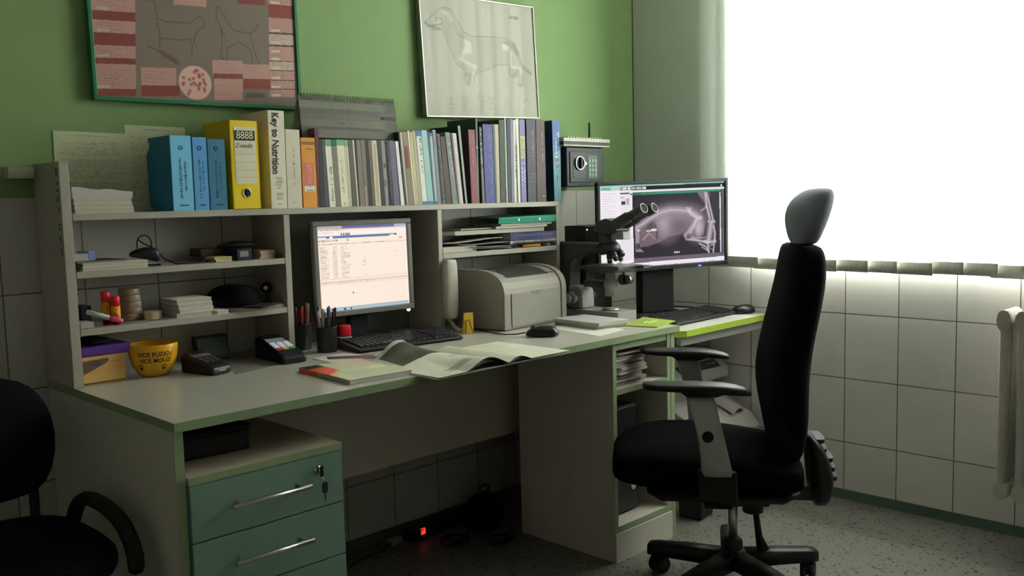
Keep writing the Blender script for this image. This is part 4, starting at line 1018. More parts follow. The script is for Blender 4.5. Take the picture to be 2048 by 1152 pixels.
# programme window around the image
pp([(55, 140), (400, 118), (425, 960), (60, 1040)], (.93, .87, .92)); pp([(270, 210), (380, 208), (400, 930), (270, 940)], (.86, .80, .86))
pp([(398, 240), (425, 238), (425, 930), (410, 930)], (.02, .02, .025))
pp([(55, 140), (1415, 62), (1415, 78), (55, 158)], P(150, 214, 190)); pp([(55, 160), (270, 150), (270, 186), (55, 192)], P(176, 220, 204))
pp([(270, 152), (1415, 92), (1415, 120), (270, 186)], (.012, .014, .014)); a = cx(275, 170); cv.words(a[0], a[1]-.014, a[0]+.2, .026, (.9, .9, .9), 1, rg, 1)
pp([(270, 188), (1415, 122), (1415, 145), (270, 212)], (.82, .84, .84)); pp([(500, 205), (1415, 148), (1415, 172), (500, 226)], P(64, 148, 116)); pp([(380, 214), (500, 206), (500, 230), (380, 236)], P(70, 120, 104)); pp([(270, 212), (370, 208), (370, 222), (270, 226)], P(60, 64, 66)); pp([(1375, 100), (1390, 98), (1390, 118), (1375, 120)], (.8, .8, .8))
for i in range(13): ln([(80, 225+27*i), (rg.uniform(150, 240), 222+27*i)], .005, P(196, 186, 196), .8)
pp([(285, 300), (325, 298), (325, 335), (285, 338)], (.05, .05, .06)); pp([(335, 270), (365, 268), (365, 335), (335, 338)], P(190, 180, 190)); ln([(275, 262), (310, 260)], .008, P(110, 110, 120)); ln([(85, 178), (165, 172)], .022, P(60, 130, 110), .8)
pp([(1362, 180), (1376, 180), (1384, 855), (1370, 856)], (.75, .72, .74)); pp([(1376, 150), (1415, 148), (1425, 860), (1386, 860)], (.09, .07, .09)); pp([(1400, 150), (1406, 150), (1412, 860), (1406, 860)], (.2, .2, .2))
pp([(410, 920), (1425, 858), (1425, 905), (410, 975)], P(112, 104, 114)); pp([(60, 1000), (520, 965), (1425, 900), (1425, 925), (60, 1020)], (.92, .88, .94)); pp([(60, 1016), (1425, 922), (1425, 955), (60, 1050)], (.86, .80, .88))
for X in (600, 735, 865, 1185, 1255, 1290): a = cx(X, 1000-(X-600)*.07); cv.ell(a[0], a[1], .004, .007, P(90, 80, 100))
m2 = thing('monitor', 'wide black monitor showing an animal radiograph on the lime-edged desk', 'monitor', (-.370, -.429, LZ), -.394)
sub2 = bpy.data.objects.new('screen_head', None); C.objects.link(sub2); sub2.parent = m2; sub2.location = (0, 0, 1.088-LZ); sub2.rotation_euler = (R(1.5), R(-1.0), 0)
monitor(sub2, .575, .3235, .014, .018, .045, mat('monitor black', (.022, .022, .026), .4), cv, 'screen', vmat('radiograph screen glow', emit=.95, rough=.3))
b = MB()
b.box(.155, -.0088, -.178, .170, -.0078, -.172); b.obj('power_light', mat('blue led', (.05, .08, 1.0), .4, emit=4.0), sub2)
b = MB(); b.rings([sring(0, .095, z, a_, b2, 28, 3) for z, a_, b2 in ((0, .15, .068), (.012, .15, .068), (.02, .12, .055))]); b.obj('stand_base', M_blackm, m2)
b = MB(); b.box(-.075, .047, .018, .075, .10, .30); b.obj('stand_neck', M_blackm, m2, bevel=.006)
# ================================================================== ON THE DESK
D0 = DZ+.0005
def box_thing(name, x0, y0, z0, x1, y1, z1, m, label, cat, bevel=.002, rz=0, group=None):
    cx_, cy_ = (x0+x1)/2, (y0+y1)/2; w, d = (x1-x0)/2, (y1-y0)/2
    return single(MB().box(-w, -d, 0, w, d, z1-z0), name, m, label, cat, (cx_, cy_, z0), rz, group, bevel=bevel)
# ------------------------------------------------------------------ laser printer in the right bay
pr = thing('laser_printer', 'ivory desktop laser printer with curved top in the right bay of the shelf unit', 'printer', (-1.216, -.372, D0), R(4.5))
w, d = .350, .225
prof_ = [(0, .004), (0, .128), (.003, .148), (.012, .168), (.028, .184), (.05, .196), (.08, .204), (.115, .208), (d, .208), (d, .004)]
prin = [(a+.004 if a < .2 else a, max(0, z-.004) if z > .1 else z) for a, z in prof_]
b = MB(); b.prism(prof_, 'X', 0, .028); b.prism(prof_, 'X', w-.028, w); b.prism(prin, 'X', .0285, w-.0285); b.box(.01, .01, 0, w-.01, d-.01, .004)
b.obj('housing', M_ivory, pr, bevel=.006, seg=3)
b = MB(); b.prism(rrect(.040, .010, w-.042, .128, .006), 'Y', .0005, .006)
fd = b.obj('front_door', mat('printer door', (.295, .28, .24), .45), pr, bevel=.0015)
b = MB(); b.prism([(w*.5+.026*math.cos(PI+PI*k/14), .1275+.015*math.sin(PI+PI*k/14)) for k in range(15)], 'Y', -.0006, .0006)
b.obj('finger_grip', mat('printer grip', (.22, .21, .18), .5), fd)
def roof(y):
    for (y0, z0), (y1, z1) in zip(prin[1:9], prin[2:9]):
        if y0 <= y <= y1+1e-6: return z0+(z1-z0)*(y-y0)/(y1-y0+1e-9)
    return .204
b = MB(); ys = [.030+.0105*k for k in range(16)]
b.grid([[(x, y, roof(y)+.0016) for x in (.050, .16, w-.072)] for y in ys])
b.grid([[(x, y, roof(y)-.004) for x in (.050, w-.072)] for y in ys])
b.obj('output_slot', mat('printer slot', (.03, .03, .028), .6), pr)
b = MB()
for i in range(3): b.ball((w-.075+.022*i, .030, .1835), .004, 8, 0, (1, 1, .5))
b.obj('buttons', mat('printer button', (.10, .10, .09), .4), pr)
b = MB(); b.box(.0275, .0035, .012, .0285, .006, .13); b.box(w-.0285, .0035, .012, w-.0275, .006, .13)
# ------------------------------------------------------------------ handset on the partition edge
ph = thing('telephone_handset', 'white wall handset hanging on the edge of the partition beside the printer', 'phone', (-1.3245, -.195, .795))
b = MB(); b.rings([sring(0, -.020-.006*math.cos((z-.105)/.105*1.5), z, a_, .017, 20, 3.2) for z, a_ in ((0, .014), (.006, .023), (.02, .0275), (.06, .0285), (.12, .0275), (.17, .0285), (.198, .027), (.208, .022))])
b.obj('handset', mat('handset plastic', (.46, .44, .38), .35), ph, subsurf=1)
b = MB(); b.box(-.02, -.006, .0, .02, .0012, .18); b.obj('cradle', mat('handset cradle', (.45, .44, .38), .45), ph)
b = MB(); path = []
for i in range(120):
    t_ = i/119; px_ = -.004+.028*t_; py_ = -.020-.035*t_; pz_ = -.002-.040*math.sin(min(1, t_*1.15)*PI/2)
    path.append((px_+.006*math.cos(i*.9), py_+.003, pz_+.0045*math.sin(i*.9)+.004))
b.tube(path, .0018, 6); b.obj('coiled_cord', mat('cord', (.50, .48, .42), .5), ph)
# yellow card holder
yc = thing('card_holder', 'yellow cardboard stand with a dark wire beside the printer', 'card holder', (-1.318, -.300, D0), R(-20))
b = MB(); b.box(-.017, -.001, 0, .017, .001, .072); b.hexa([(-.017, .018, 0), (.017, .018, 0), (.017, .020, 0), (-.017, .020, 0), (-.017, .0, .070), (.017, .0, .070), (.017, .002, .070), (-.017, .002, .070)])
b.obj('card', mat('yellow card', P(150, 122, 40, 2.6), .6), yc)
b = MB(); b.tube([(-.012, -.004, .002), (-.012, -.004, .045), (.0, -.004, .048), (.008, -.005, .02), (.013, -.006, .002)], .0013, 6); b.obj('wire', M_blackm, yc)
# ------------------------------------------------------------------ keyboards and mice
def keyboard(label, loc, rz, w, d, slim, group=None):
    k = thing('keyboard', label, 'keyboard', loc, rz)
    b = MB(); b.prism([(-d/2, .004), (-d/2, .012), (d/2, .026), (d/2, .0), (-d/2+.01, 0)], 'X', -w/2, w/2)
    b.obj('case', M_black, k, bevel=.004)
    keys = MB(); rows = 6; pitch = .0185
    for r_ in range(rows):
        y = -d/2+.016+r_*(d-.030)/rows+.006; z = .012+(y+d/2)/d*.014
        x = -w/2+.012
        while x < w/2-.02:
            wk = .0165
            if r_ == 0 and -w*.28 < x < -w*.05: wk = .09
            keys.hexa([(x, y-.0075, z), (x+wk, y-.0075, z), (x+wk, y+.0075, z+.0015), (x, y+.0075, z+.0015), (x+.0015, y-.006, z+.0065), (x+wk-.0015, y-.006, z+.0065), (x+wk-.0015, y+.0065, z+.008), (x+.0015, y+.0065, z+.008)])
            x += wk+.002 if abs((x+w/2)-w*.66) > .012 else wk+.012
    o = keys.obj('keys', mat('key caps', (.022, .022, .024), .35), k); o['kind'] = 'stuff'
    return k
keyboard('black keyboard on the long desk below the square monitor', (-1.600, -.289, D0), R(-7), .380, .150, True)
keyboard('black keyboard with curved front on the lime-edged desk', (-.325, -.525, LZ+.0005), R(2), .450, .158, False)
def mouse(label, loc, rz, sc=1.0, cable=None):
    m_ = thing('mouse', label, 'mouse', loc, rz)
    b = MB(); b.rings([sring(0, y, z, a_*sc, b2*sc, 22, 2.5) for z, y, a_, b2 in ((0, 0, .028, .050), (.006, 0, .032, .054), (.016, -.001, .031, .052), (.026, -.004, .026, .043), (.033, -.009, .017, .030), (.0365, -.012, .006, .013))])
    bd = b.obj('body', mat('mouse shell', (.014, .014, .016), .28), m_, subsurf=1)
    b = MB(); b.cyl((-.0035, .028*sc, .024*sc), (.0035, .028*sc, .024*sc), .009*sc, 14); b.obj('scroll_wheel', M_dgrey, m_)
    if cable:
        b = MB(); b.tube(cable, .0022, 8); b.obj('cable', M_black, m_)
    return m_
mouse('black mouse with cable on the long desk in front of the printer', (-1.215, -.545, D0), R(35), 1.05,
      [tuple(Matrix.Rotation(R(-35), 3, 'Z') @ (Vector(q)-Vector((-1.215, -.545, 0)))) for q in ((-1.248, -.500, .012), (-1.262, -.472, .006), (-1.275, -.43, .003), (-1.272, -.38, .003), (-1.258, -.33, .003), (-1.256, -.25, .003))])
mouse('black mouse beside the keyboard at the right end of the lime-edged desk', (-.062, -.600, LZ+.0005), R(60), 1.0)
# ------------------------------------------------------------------ pen pots and stamp
def cup(label, x, y, r, h, mesh, pens, glabel):
    c = thing('pen_cup', label, 'pen cup', (x, y, D0))
    b = MB(); b.lathe([(0, 0), (r*.94, 0), (r, .003), (r, h-.003), (r*1.03, h), (r*.96, h-.001), (r*.95, .004), (0, .004)], 28)
    b.obj('cup', mat('mesh cup', (.028, .030, .032), .35, metal=.3, var=.5, scale=400) if mesh else M_black, c)
    rg = random.Random(int(x*1000))
    for i, (col, nm) in enumerate(pens):
        a = 2*PI*((i*3) % len(pens) if len(pens) % 3 else i)/len(pens); q = r*.62; tx = r*.94*math.cos(a); ty = r*.94*math.sin(a)
        bx_, by_ = q*math.cos(a), q*math.sin(a)
        L = h+.035+.022*rg.random()
        p0 = Vector((bx_, by_, .006)); p1 = Vector((tx*(.80 if r > .035 else .84), ty*(.80 if r > .035 else .84), h)); dirv = (p1-p0).normalized()
        p2 = p0+dirv*L
        m_ = MB(); m_.tube([p0, p0+dirv*(L-.022), p0+dirv*(L-.021), p2-dirv*.004, p2], [.0038, .0038, .0044, .0042, .003], 10, 0)
        o = m_.obj('pen', mat('pen %d %d %d' % col, P(*col, 1.3), .3, metal=.0), None); o.location = (x, y, D0)
        tag(o, '%s pen standing in the %s' % (nm, glabel), 'pen', 'pens in the '+glabel)
        e = MB(); e.box(-.0012, .0042, -.02, .0012, .0056, .008); e2 = e.obj('clip', mat('pen clip', (.75, .75, .74), .2, metal=.8), o)
        e2.location = p2-dirv*.018; e2.rotation_euler = dirv.to_track_quat('Z', 'Y').to_euler()
BK = (24, 24, 28); RD = (140, 26, 34); MR = (84, 26, 34); BL = (70, 96, 120); SV = (170, 170, 170); PKc = (180, 130, 118)
cup('black mesh pen cup in front, packed with pens', -1.832, -.222, .031, .078, True, [((96, 112, 122), 'grey-blue'), ((60, 84, 108), 'dull blue'), ((190, 150, 120), 'peach'), (BK, 'black'), ((40, 50, 60), 'dark slate'), (SV, 'silver'), (MR, 'dark maroon'), ((28, 30, 36), 'charcoal'), ((90, 30, 34), 'wine-red'), ((54, 70, 90), 'steel-blue')], 'front mesh cup')
cup('plain black pen cup at the back beside the shelf partition', -1.862, -.112, .038, .082, False, [(PKc, 'pale pink'), ((186, 170, 160), 'off-white'), (RD, 'bright red'), ((150, 30, 40), 'crimson'), (BK, 'black'), ((50, 24, 28), 'brown-black'), (MR, 'dark maroon'), (SV, 'silver'), ((30, 28, 30), 'charcoal'), ((110, 24, 30), 'deep red'), ((160, 60, 66), 'rose')], 'rear black cup')
st = thing('self_inking_stamp', 'red self-inking stamp standing behind the front pen cup', 'stamp', (-1.712, -.142, D0), R(-12))
b = MB(); b.rings([sring(0, 0, z, a_, b2, 20, 4) for z, a_, b2 in ((.028, .0195, .014), (.05, .0195, .014), (.060, .018, .013), (.0625, .014, .010))]); b.obj('cap', mat('red stamp plastic', P(176, 24, 44, 1.9), .35), st, bevel=.001)
b = MB(); b.box(-.019, -.0135, 0, .019, .0135, .020); b.obj('base', M_black, st, bevel=.002)
b = MB(); b.box(-.0192, -.0138, .020, .0192, .0138, .0228); b.box(-.0185, -.013, .0228, .0185, .013, .0255); b.obj('window_band', mat('stamp band', (.45, .42, .40), .3), st)
# ------------------------------------------------------------------ card terminals
def terminal(label, loc, rz, lit):
    t_ = thing('card_terminal', label, 'card terminal', loc, rz)
    w, L = (.078, .178) if lit else (.068, .128)
    sh_ = .025 if lit else .018
    prof_ = [(-L/2, .0), (-L/2, .018), (-L/2+.012, .026), (L*.10, .026+sh_), (L/2-.02, .026+sh_*1.62), (L/2, .022+sh_*1.5), (L/2, 0)]
    b = MB(); b.prism(prof_, 'X', -w/2, w/2); b.obj('case', mat('terminal shell', (.013, .014, .016), .35), t_, bevel=.008, seg=3)
    def zt(y): return .0262+(y+L/2-.012)/(L*.60-.012)*sh_
    sl = math.atan2(.016, L*.60-.012)
    b = MB(); b.hexa([(x, y, zt(y)+dz) for dz in (-.002, .0008) for x, y in ((-.029, L*.1), (.029, L*.1), (.029, L*.34), (-.029, L*.34))]); b.obj('display', mat('terminal display lit' if lit else 'terminal display', (.20, .20, .22) if lit else (.17, .17, .15), .2, emit=.10 if lit else 0, ergb=(.6, .6, .7)), t_)
    if lit:
        for r_ in range(4):
            for c_ in range(3):
                y = .006-.0135*r_ ; x = -.021+.021*c_
                b = MB(); b.hexa([(x+ax, y+ay, zt(y+ay)+dz) for dz in (-.001, .0026) for ax, ay in ((-.008, -.0048), (.008, -.0048), (.008, .0048), (-.008, .0048))])
                m_ = mat('lit key', (.62, .64, .74), .3, emit=.25) if r_ < 3 else (mat('red key', (.7, .05, .07), .3, emit=.1), mat('amber key', (.8, .50, .04), .3, emit=.1), mat('green key', (.05, .45, .13), .3, emit=.1))[c_]
                k = b.obj('key', m_, t_)
                if r_ == 3: k['label'] = ('red key', 'amber key', 'green key')[c_]
    else:
        b = MB(); b.box(-.011, -L/2-.0004, .010, .011, -L/2+.002, .013); tag(b.obj('badge', mat('silver badge', (.5, .5, .5), .3), t_), 'small silver badge')
        for r_ in range(4):
            for c_ in range(3):
                y = .002-.009*r_; x = -.019+.019*c_
                MB().hexa([(x+ax, y+ay, zt(y+ay)+dz) for dz in (-.001, .002) for ax, ay in ((-.006, -.003), (.006, -.003), (.006, .003), (-.006, .003))]).obj('key', M_dgrey, t_)
terminal('black card terminal with white, red, amber and green keys', (-2.004, -.240, D0), R(-4), True)
terminal('dark unlit card terminal right of the yellow bowl', (-2.240, -.252, D0), R(14), False)
# small dark display leaning against the wall side
dp = thing('small_display', 'small dark framed display standing behind the two card terminals', 'display', (-2.130, -.075, D0), R(-4))
b = MB(); b.hexa([(-.052, -.006, 0), (.052, -.006, 0), (.052, .010, 0), (-.052, .010, 0), (-.052, .016, .072), (.052, .016, .072), (.052, .030, .072), (-.052, .030, .072)]); b.obj('case', M_black, dp, bevel=.003)
b = MB(); b.hexa([(-.044, -.0045, .012), (.044, -.0045, .012), (.044, .0, .012), (-.044, .0, .012), (-.044, .0113, .064), (.044, .0113, .064), (.044, .016, .064), (-.044, .016, .064)]); b.obj('face', mat('dull green display', (.05, .075, .055), .3), dp)
# ------------------------------------------------------------------ yellow bowl
bo = thing('bowl', 'yellow ceramic bowl with dark lettering and paw prints', 'bowl', (-2.348, -.168, D0))
M_bowl = mat('yellow glaze', P(190, 140, 20, 1.6), .22, coat=.4, var=.08)
prof_ = [(.0, .002), (.030, .002), (.033, 0), (.036, .003), (.044, .012), (.054, .028), (.0605, .048), (.0635, .068), (.0645, .086), (.0635, .088), (.0615, .086), (.0585, .05), (.05, .025), (.035, .010), (0, .008)]
MB().lathe(prof_, 48).obj('vessel', M_bowl, bo)
def rad(z):
    pts = prof_[3:9]
    for (r0, z0), (r1, z1) in zip(pts[:-1], pts[1:]):
        if z0 <= z <= z1: return r0+(r1-r0)*(z-z0)/(z1-z0)
    return .0645
def wrap(o, a0, zc, sx=1.0):
    me = o.data
    for v in me.vertices:
        x, y, z = v.co; a = a0+x*sx/.062; zz = zc+y; r_ = rad(zz)+.0004+.3*z
        v.co = (r_*math.cos(a), r_*math.sin(a), zz)
    o.location = (0, 0, 0); o.rotation_euler = (0, 0, 0); o.scale = (1, 1, 1)
M_brn = mat('brown glaze print', (.05, .022, .008), .4)
va = math.atan2(CAM.y+.168, CAM.x+2.348)
for s_, z_, a_ in (('VICE PUZICU', .063, .10), ('VICE MOUZI', .046, .10)):
    o = text('lettering', s_, .0165, M_brn, bo, (0, 0, 0), bold=.0003); wrap(o, va+a_, z_, .95)
for da, zc in ((.50, .027), (-.62, .028), (.50+PI, .03)):
    for dx, dz, r1, r2 in ((0, -.003, .0055, .0042), (-.0068, .0038, .0017, .0024), (-.0024, .0068, .0018, .0026), (.0028, .0068, .0018, .0026), (.0072, .0038, .0017, .0024)):
        pass
    pm = MB()
    for dx, dz, r1, r2 in ((0, -.003, .0055, .0042), (-.0068, .0038, .0017, .0024), (-.0024, .0068, .0018, .0026), (.0028, .0068, .0018, .0026), (.0072, .0038, .0017, .0024)):
        n = 12; vs = [(dx+r1*math.cos(2*PI*i/n), dz+r2*math.sin(2*PI*i/n), 0) for i in range(n)]
        pm.add(vs, [tuple(range(n))])
    o = pm.obj('paw_print', M_brn, bo); wrap(o, va+da, zc)
# yellow picture box and purple tray at the far left
pb_ = thing('picture_box', 'cream and brown picture box standing against the left side panel', 'box', (-2.481, -.098, D0))
MB().box(-.055, -.078, 0, .055, .078, .072).obj('carton', mat('kraft yellow card', P(150, 120, 70, 2.3), .6), pb_, bevel=.001)
cv = Canvas(90, 58, P(160, 126, 76, 2.3))
cv.poly([(.0, .12), (.62, .08), (.60, .22), (.42, .36), (.18, .52), (0, .62)], P(74, 60, 56, 2.6)); cv.ell(.3, .25, .22, .14, P(60, 50, 52, 2.4), .7, .6)
for i in range(9): cv.line([(0, .68+.035*i), (.5, .60+.04*i), (1, .56+.045*i)], .02, P(172, 138+i*2, 88, 2.4), .6)
cv.line([(.65, .25), (.72, .18), (.74, .26), (.82, .2), (.84, .28)], .025, P(120, 84, 50, 2.6)); cv.rect(0, .95, 1, 1, P(80, 56, 20, 2.5)); cv.rect(0, .58, 1, .66, P(180, 122, 76, 2.4), .5)
o = cv.panel('printed_front', .106, .068, vmat('painted card', rough=.6), pb_); o.location = (0, -.0787, .036)
pt = thing('tray', 'purple plastic tray on top of the picture box', 'tray', (-2.474, -.100, D0+.0725))
b = MB(); b.hexa([(-.058, -.072, 0), (.058, -.072, 0), (.058, .072, 0), (-.058, .072, 0), (-.062, -.078, .024), (.066, -.078, .024), (.066, .078, .024), (-.062, .078, .024)]); b.obj('shell', mat('purple plastic', P(66, 38, 104, 2.6), .45), pt, bevel=.002)
single(MB().rings([sring(0, 0, z, a_, b2, 18, 2.6) for z, a_, b2 in ((0, .045, .05), (.006, .048, .055), (.014, .035, .04), (.020, .012, .02))]), 'pouch', mat('dark pouch', (.02, .024, .022), .7), 'dark soft pouch lying in the purple tray', 'pouch', (-2.484, -.105, D0+.0968), R(20), subsurf=1)
# ------------------------------------------------------------------ papers on the desk
def flat(name, pts, label, cat, m, z=D0, t=.0008, group=None):
    c = sum((Vector(p) for p in pts), Vector((0, 0)))/len(pts)
    return single(MB().prism([(p[0]-c.x, p[1]-c.y) for p in pts], 'Z', 0, t), name, m, label, cat, (c.x, c.y, z), 0, group)
def gp(*pts): return [tuple(at('Z', DZ, x, y)[:2]) for x, y in pts]
flat('newspaper', gp((450, 716), (545, 702), (592, 722), (470, 749)), 'grey printed sheet lying between the two card terminals', 'paper', mat('grey newsprint', (.20, .19, .15), .8, var=.45, scale=70), t=.0006)
lf = flat('leaflet', gp((624, 717), (690, 706), (752, 714), (668, 727)), 'pale leaflet with a dark red picture strip behind the orange booklet', 'leaflet', M_paper, z=D0, t=.0006)
c = lf.location; q = [Vector(p)-Vector(c[:2]) for p in gp((652, 714.5), (745, 710.5), (762, 716), (656, 719.5))]
MB().prism([tuple(v) for v in q], 'Z', .0007, .0011).obj('picture_strip', mat('dark red picture', (.14, .035, .035), .5, var=.4, scale=150), lf)
# white booklets pile near the microscope, loose sheet underneath
flat('sheet', gp((1098, 657), (1200, 673), (1250, 660), (1160, 640)), 'loose white sheet under the booklets in front of the microscope', 'paper', M_paper, z=D0, t=.0005)
M_bk = mat('white booklet', (.56, .57, .54), .55)
cxy = at('Z', DZ, 1170, 650)
for i, (h, dx, lab) in enumerate(((.007, .004, 'white booklet, lowest of three in front of the microscope'), (.006, -.002, 'white booklet, middle one of three in front of the microscope'), (.0085, -.006, 'white booklet with blue-grey cover, topmost of three before the microscope'))):
    slab_book('booklet', -.915+dx, -.500+dx, D0+.0007+(.0, .0075, .014)[i], .150, .222, h, lab, 'booklet', M_bk if i < 2 else mat('blue white booklet', (.55, .57, .57), .4), R(-8+2*i), 'booklets before the microscope')
gb_ = thing('booklet', 'olive green booklet at the right end of the long desk', 'booklet', (-.775, -.655, D0), R(14))
b = MB(); b.box(-.085, -.062, 0, .085, .062, .0012); b.hexa([(-.085, -.0622, .0012), (.085, -.0622, .0012), (.085, .062, .003), (-.085, .062, .001), (-.085, -.062, .0032), (.085, -.062, .004), (.085, .062, .012), (-.085, .062, .0028)])
b.obj('cover', mat('olive cover', P(118, 134, 56, 1.9), .45), gb_)
e = MB(); e.box(-.03, -.010, .0058, .045, -.002, .0075); e.box(-.03, .008, .0065, .03, .013, .0082); e.obj('cover_lettering', mat('pale green print', P(168, 182, 120, 1.8), .5), gb_)
# orange-spined booklet left of the open magazine
ob = thing('booklet', 'pale pictured booklet with orange and black corner at the desk edge', 'booklet', (-1.990, -.590, D0), R(-4))
wB, hB, tB = .186, .262, .011
b = MB(); b.box(-wB/2, -hB/2, 0, wB/2, hB/2, .0009, 0); b.box(-wB/2, -hB/2, tB-.0009, wB/2, hB/2, tB, 0); b.box(-wB/2+.001, -hB/2+.001, .0009, wB/2-.001, hB/2-.001, tB-.0009, 1); b.box(-wB/2-.0006, -hB/2, 0, -wB/2, hB/2, tB, 0)
b.obj('pages', [mat('booklet cover', (.46, .46, .38), .45), M_paper], ob)
cv = Canvas(70, 98, P(140, 142, 116, 2.6)); 
cv.ell(.75, .25, .3, .2, P(158, 128, 112, 2.6), .7, .8); cv.ell(.4, .45, .35, .16, P(134, 146, 110, 2.6), .8, .8); cv.ell(.8, .55, .25, .12, P(168, 160, 126, 2.6), .7, .8); cv.ell(.5, .72, .4, .1, P(120, 132, 104, 2.6), .6, .8)
cv.rect(0, .0, .18, 1, P(150, 150, 116, 2.6), .8); cv.rect(0, 0, .3, .20, P(40, 32, 26, 2), 1); cv.poly([(0, .2), (.3, .16), (.3, .42), (0, .62)], P(180, 62, 30, 2.2)); cv.poly([(.0, .62), (.3, .42), (.3, .5), (0, .7)], P(178, 132, 90, 2.4))
o = cv.panel('cover_print', wB, hB, vmat('painted cover', rough=.4), ob, bend=lambda u, v: ((u-.5)*wB, (.5-v)*hB, tB+.0004))
e = MB(); e.box(-wB/2-.0012, hB*.12, .0002, -wB/2-.0005, hB/2, tB); e.obj('spine_colour', mat('orange spine', P(176, 62, 30, 2.2), .5), ob)
# big open magazine, overhanging the front edge
mg = thing('magazine', 'large open magazine with a curling dark photo page at the desk edge', 'magazine', (-1.655, -.680, D0), R(1.5))
def page(side, lay, n=26, mrow=10):
    W_, D_ = .262, .300
    rowsP = []
    for j in range(mrow+1):
        v = j/mrow; y = -D_/2+D_*v; r_ = []
        for i in range(n+1):
            u = i/n
            x = side*W_*u
            if side < 0:
                arch = .026*math.sin(PI*min(1, u/.62))**1.2*(1-.35*v)*(.55+.45*lay)
                curl = (.052*math.exp(-((u-.58)/.26)**2)*max(0, v-.25)**1.3*1.5)*lay
                lift = arch*(1-.5*v)+curl
                x *= (1-.02*lay)
            else:
                lift = .013*math.sin(PI*min(1, u/.34))*(1-u*.4) if u < .34 else .0
                lift *= (.5+.5*lay)
            r_.append((x, y, .0012+.004*lay*(1-.6*u)+lift))
        rowsP.append(r_)
    return rowsP
for side in (-1, 1):
    b = MB(); b.box(0, -.151, 0, side*.264, .151, .0011); b.obj('cover', mat('magazine cover', (.5, .5, .45), .35), mg)
    for lay in (.25, .5, .75):
        b = MB(); b.grid(page(side, lay)); b.obj('page_leaf', mat('magazine leaf', (.46, .46, .44), .6), mg)
    cv = Canvas(100, 115, P(168, 170, 154, 2.3)); rg = random.Random(31+side)
    if side < 0:   # u: 0 at the outer edge -> 1 at the gutter
        cv.rect(0, 0, 1, .40, P(52, 52, 44, 1.8)); cv.rect(0, 0, 1, .40, P(78, 78, 66, 1.8), .3); cv.ell(.35, .2, .3, .12, P(96, 96, 84, 1.8), .6, .8); cv.rect(.0, .0, .13, .42, P(150, 152, 140, 2.3)); cv.rect(0, 0, 1, .05, P(150, 152, 140, 2.3))
        for y in (.52, .55): cv.words(.68, y, .92, .012, P(120, 120, 110), .6, rg)
        cv.rect(.60, .53, .86, .62, P(150, 150, 140, 2.2)); cv.words(.62, .55, .84, .03, P(112, 112, 104), .8, rg)
        for i in range(7): cv.words(.42, .68+.025*i, .92, .010, P(130, 130, 120), .5, rg, .9)
        cv.rect(.30, .76, .62, .86, P(136, 134, 124, 2.2)); 
        for i in range(5): cv.words(.1, .87+.022*i, .5, .008, P(138, 138, 128), .5, rg, .9)
    else:
        cv.rect(.08, .03, .70, .16, P(166, 162, 112, 2.2), .5)
        for i in range(12): cv.words(.10, .05+.026*i, .82, .010, P(140, 140, 122), .45, rg, .9)
        for i in range(9): cv.words(.14, .45+.026*i, .85, .010, P(138, 138, 128), .4, rg, .9)
    pgd = page(side, 1.0, 40, 24)
    def bend(u, v, side=side, pgd=pgd):
        q = (1-u) if side < 0 else u
        i = q*40; j = (1-v)*24; i0 = min(39, int(i)); j0 = min(23, int(j)); fi, fj = i-i0, j-j0
        a = Vector(pgd[j0][i0]).lerp(Vector(pgd[j0][i0+1]), fi); b2 = Vector(pgd[j0+1][i0]).lerp(Vector(pgd[j0+1][i0+1]), fi)
        return tuple(a.lerp(b2, fj)+Vector((0, 0, .0006)))
    cv.panel('page', .262, .30, vmat('magazine print', rough=.35, spec=.4), mg, bend=bend)
# ================================================================== IN THE SHELF COMPARTMENTS
S1, S2, S3 = 1.0435, .8975, 1.0205
# upper left shelf: booklet pile, dark folder, small box
for i, lab in enumerate(('white booklet lying at the bottom on the upper left shelf', 'white booklet second from below on the upper left shelf')):
    slab_book('booklet', -2.437, -.112, S1+.0102*i, .168, .145, .0098, lab, 'booklet', mat('booklet pinkish white', P(150, 138, 128, 3.2), .7), R(.5*i), 'white booklets on the upper left shelf')
slab_book('folder', -2.470, -.110, S1+.0207, .125, .140, .0035, 'thin dark-edged folder on the booklets of the upper left shelf', 'folder', mat('dark folder', (.045, .05, .045), .6), 0)
tb = thing('tape_box', 'small white and blue carton on the papers at the left of the upper shelf', 'box', (-2.507, -.12, S1+.0245), R(6))
MB().box(-.026, -.03, 0, .012, .03, .019).obj('white_end', mat('white card', (.45, .44, .42), .7), tb, bevel=.001)
MB().box(.012, -.03, 0, .030, .03, .024).obj('blue_end', mat('blue card', P(70, 84, 116, 3.0), .6), tb, bevel=.001)
# black charger with looped cable
pl_ = at('Y', -.14, 296, 521)
ad = thing('charger', 'black clipper-shaped charger with a looped cable on the upper left shelf', 'charger', (-2.340, -.135, S1+.0205), R(-10))
b = MB(); b.rings([sring(0, z, x, a_, b2, 16, 2.8, 'X') for x, z, a_, b2 in ((-.040, .012, .006, .003), (-.034, .013, .014, .008), (-.010, .016, .020, .015), (.020, .012, .022, .020), (.032, .008, .020, .018), (.038, .006, .014, .012))]); b.obj('body', M_black, ad, subsurf=1)
b = MB(); b.box(-.003, -.020, -.0145, .040, .020, -.011); b.obj('metal_plate', M_chrome, ad)
b = MB(); b.box(.005, -.018, -.0203, .036, .018, -.0145); b.obj('foot', M_blackm, ad)
pts = [(-.018, .0, .028)]
pts += [(-.0185*math.cos(a)+.0005, 0, .042+.021*math.sin(a)) for a in [PI*k/14 for k in range(15)]]+[(.019, 0, .028)]
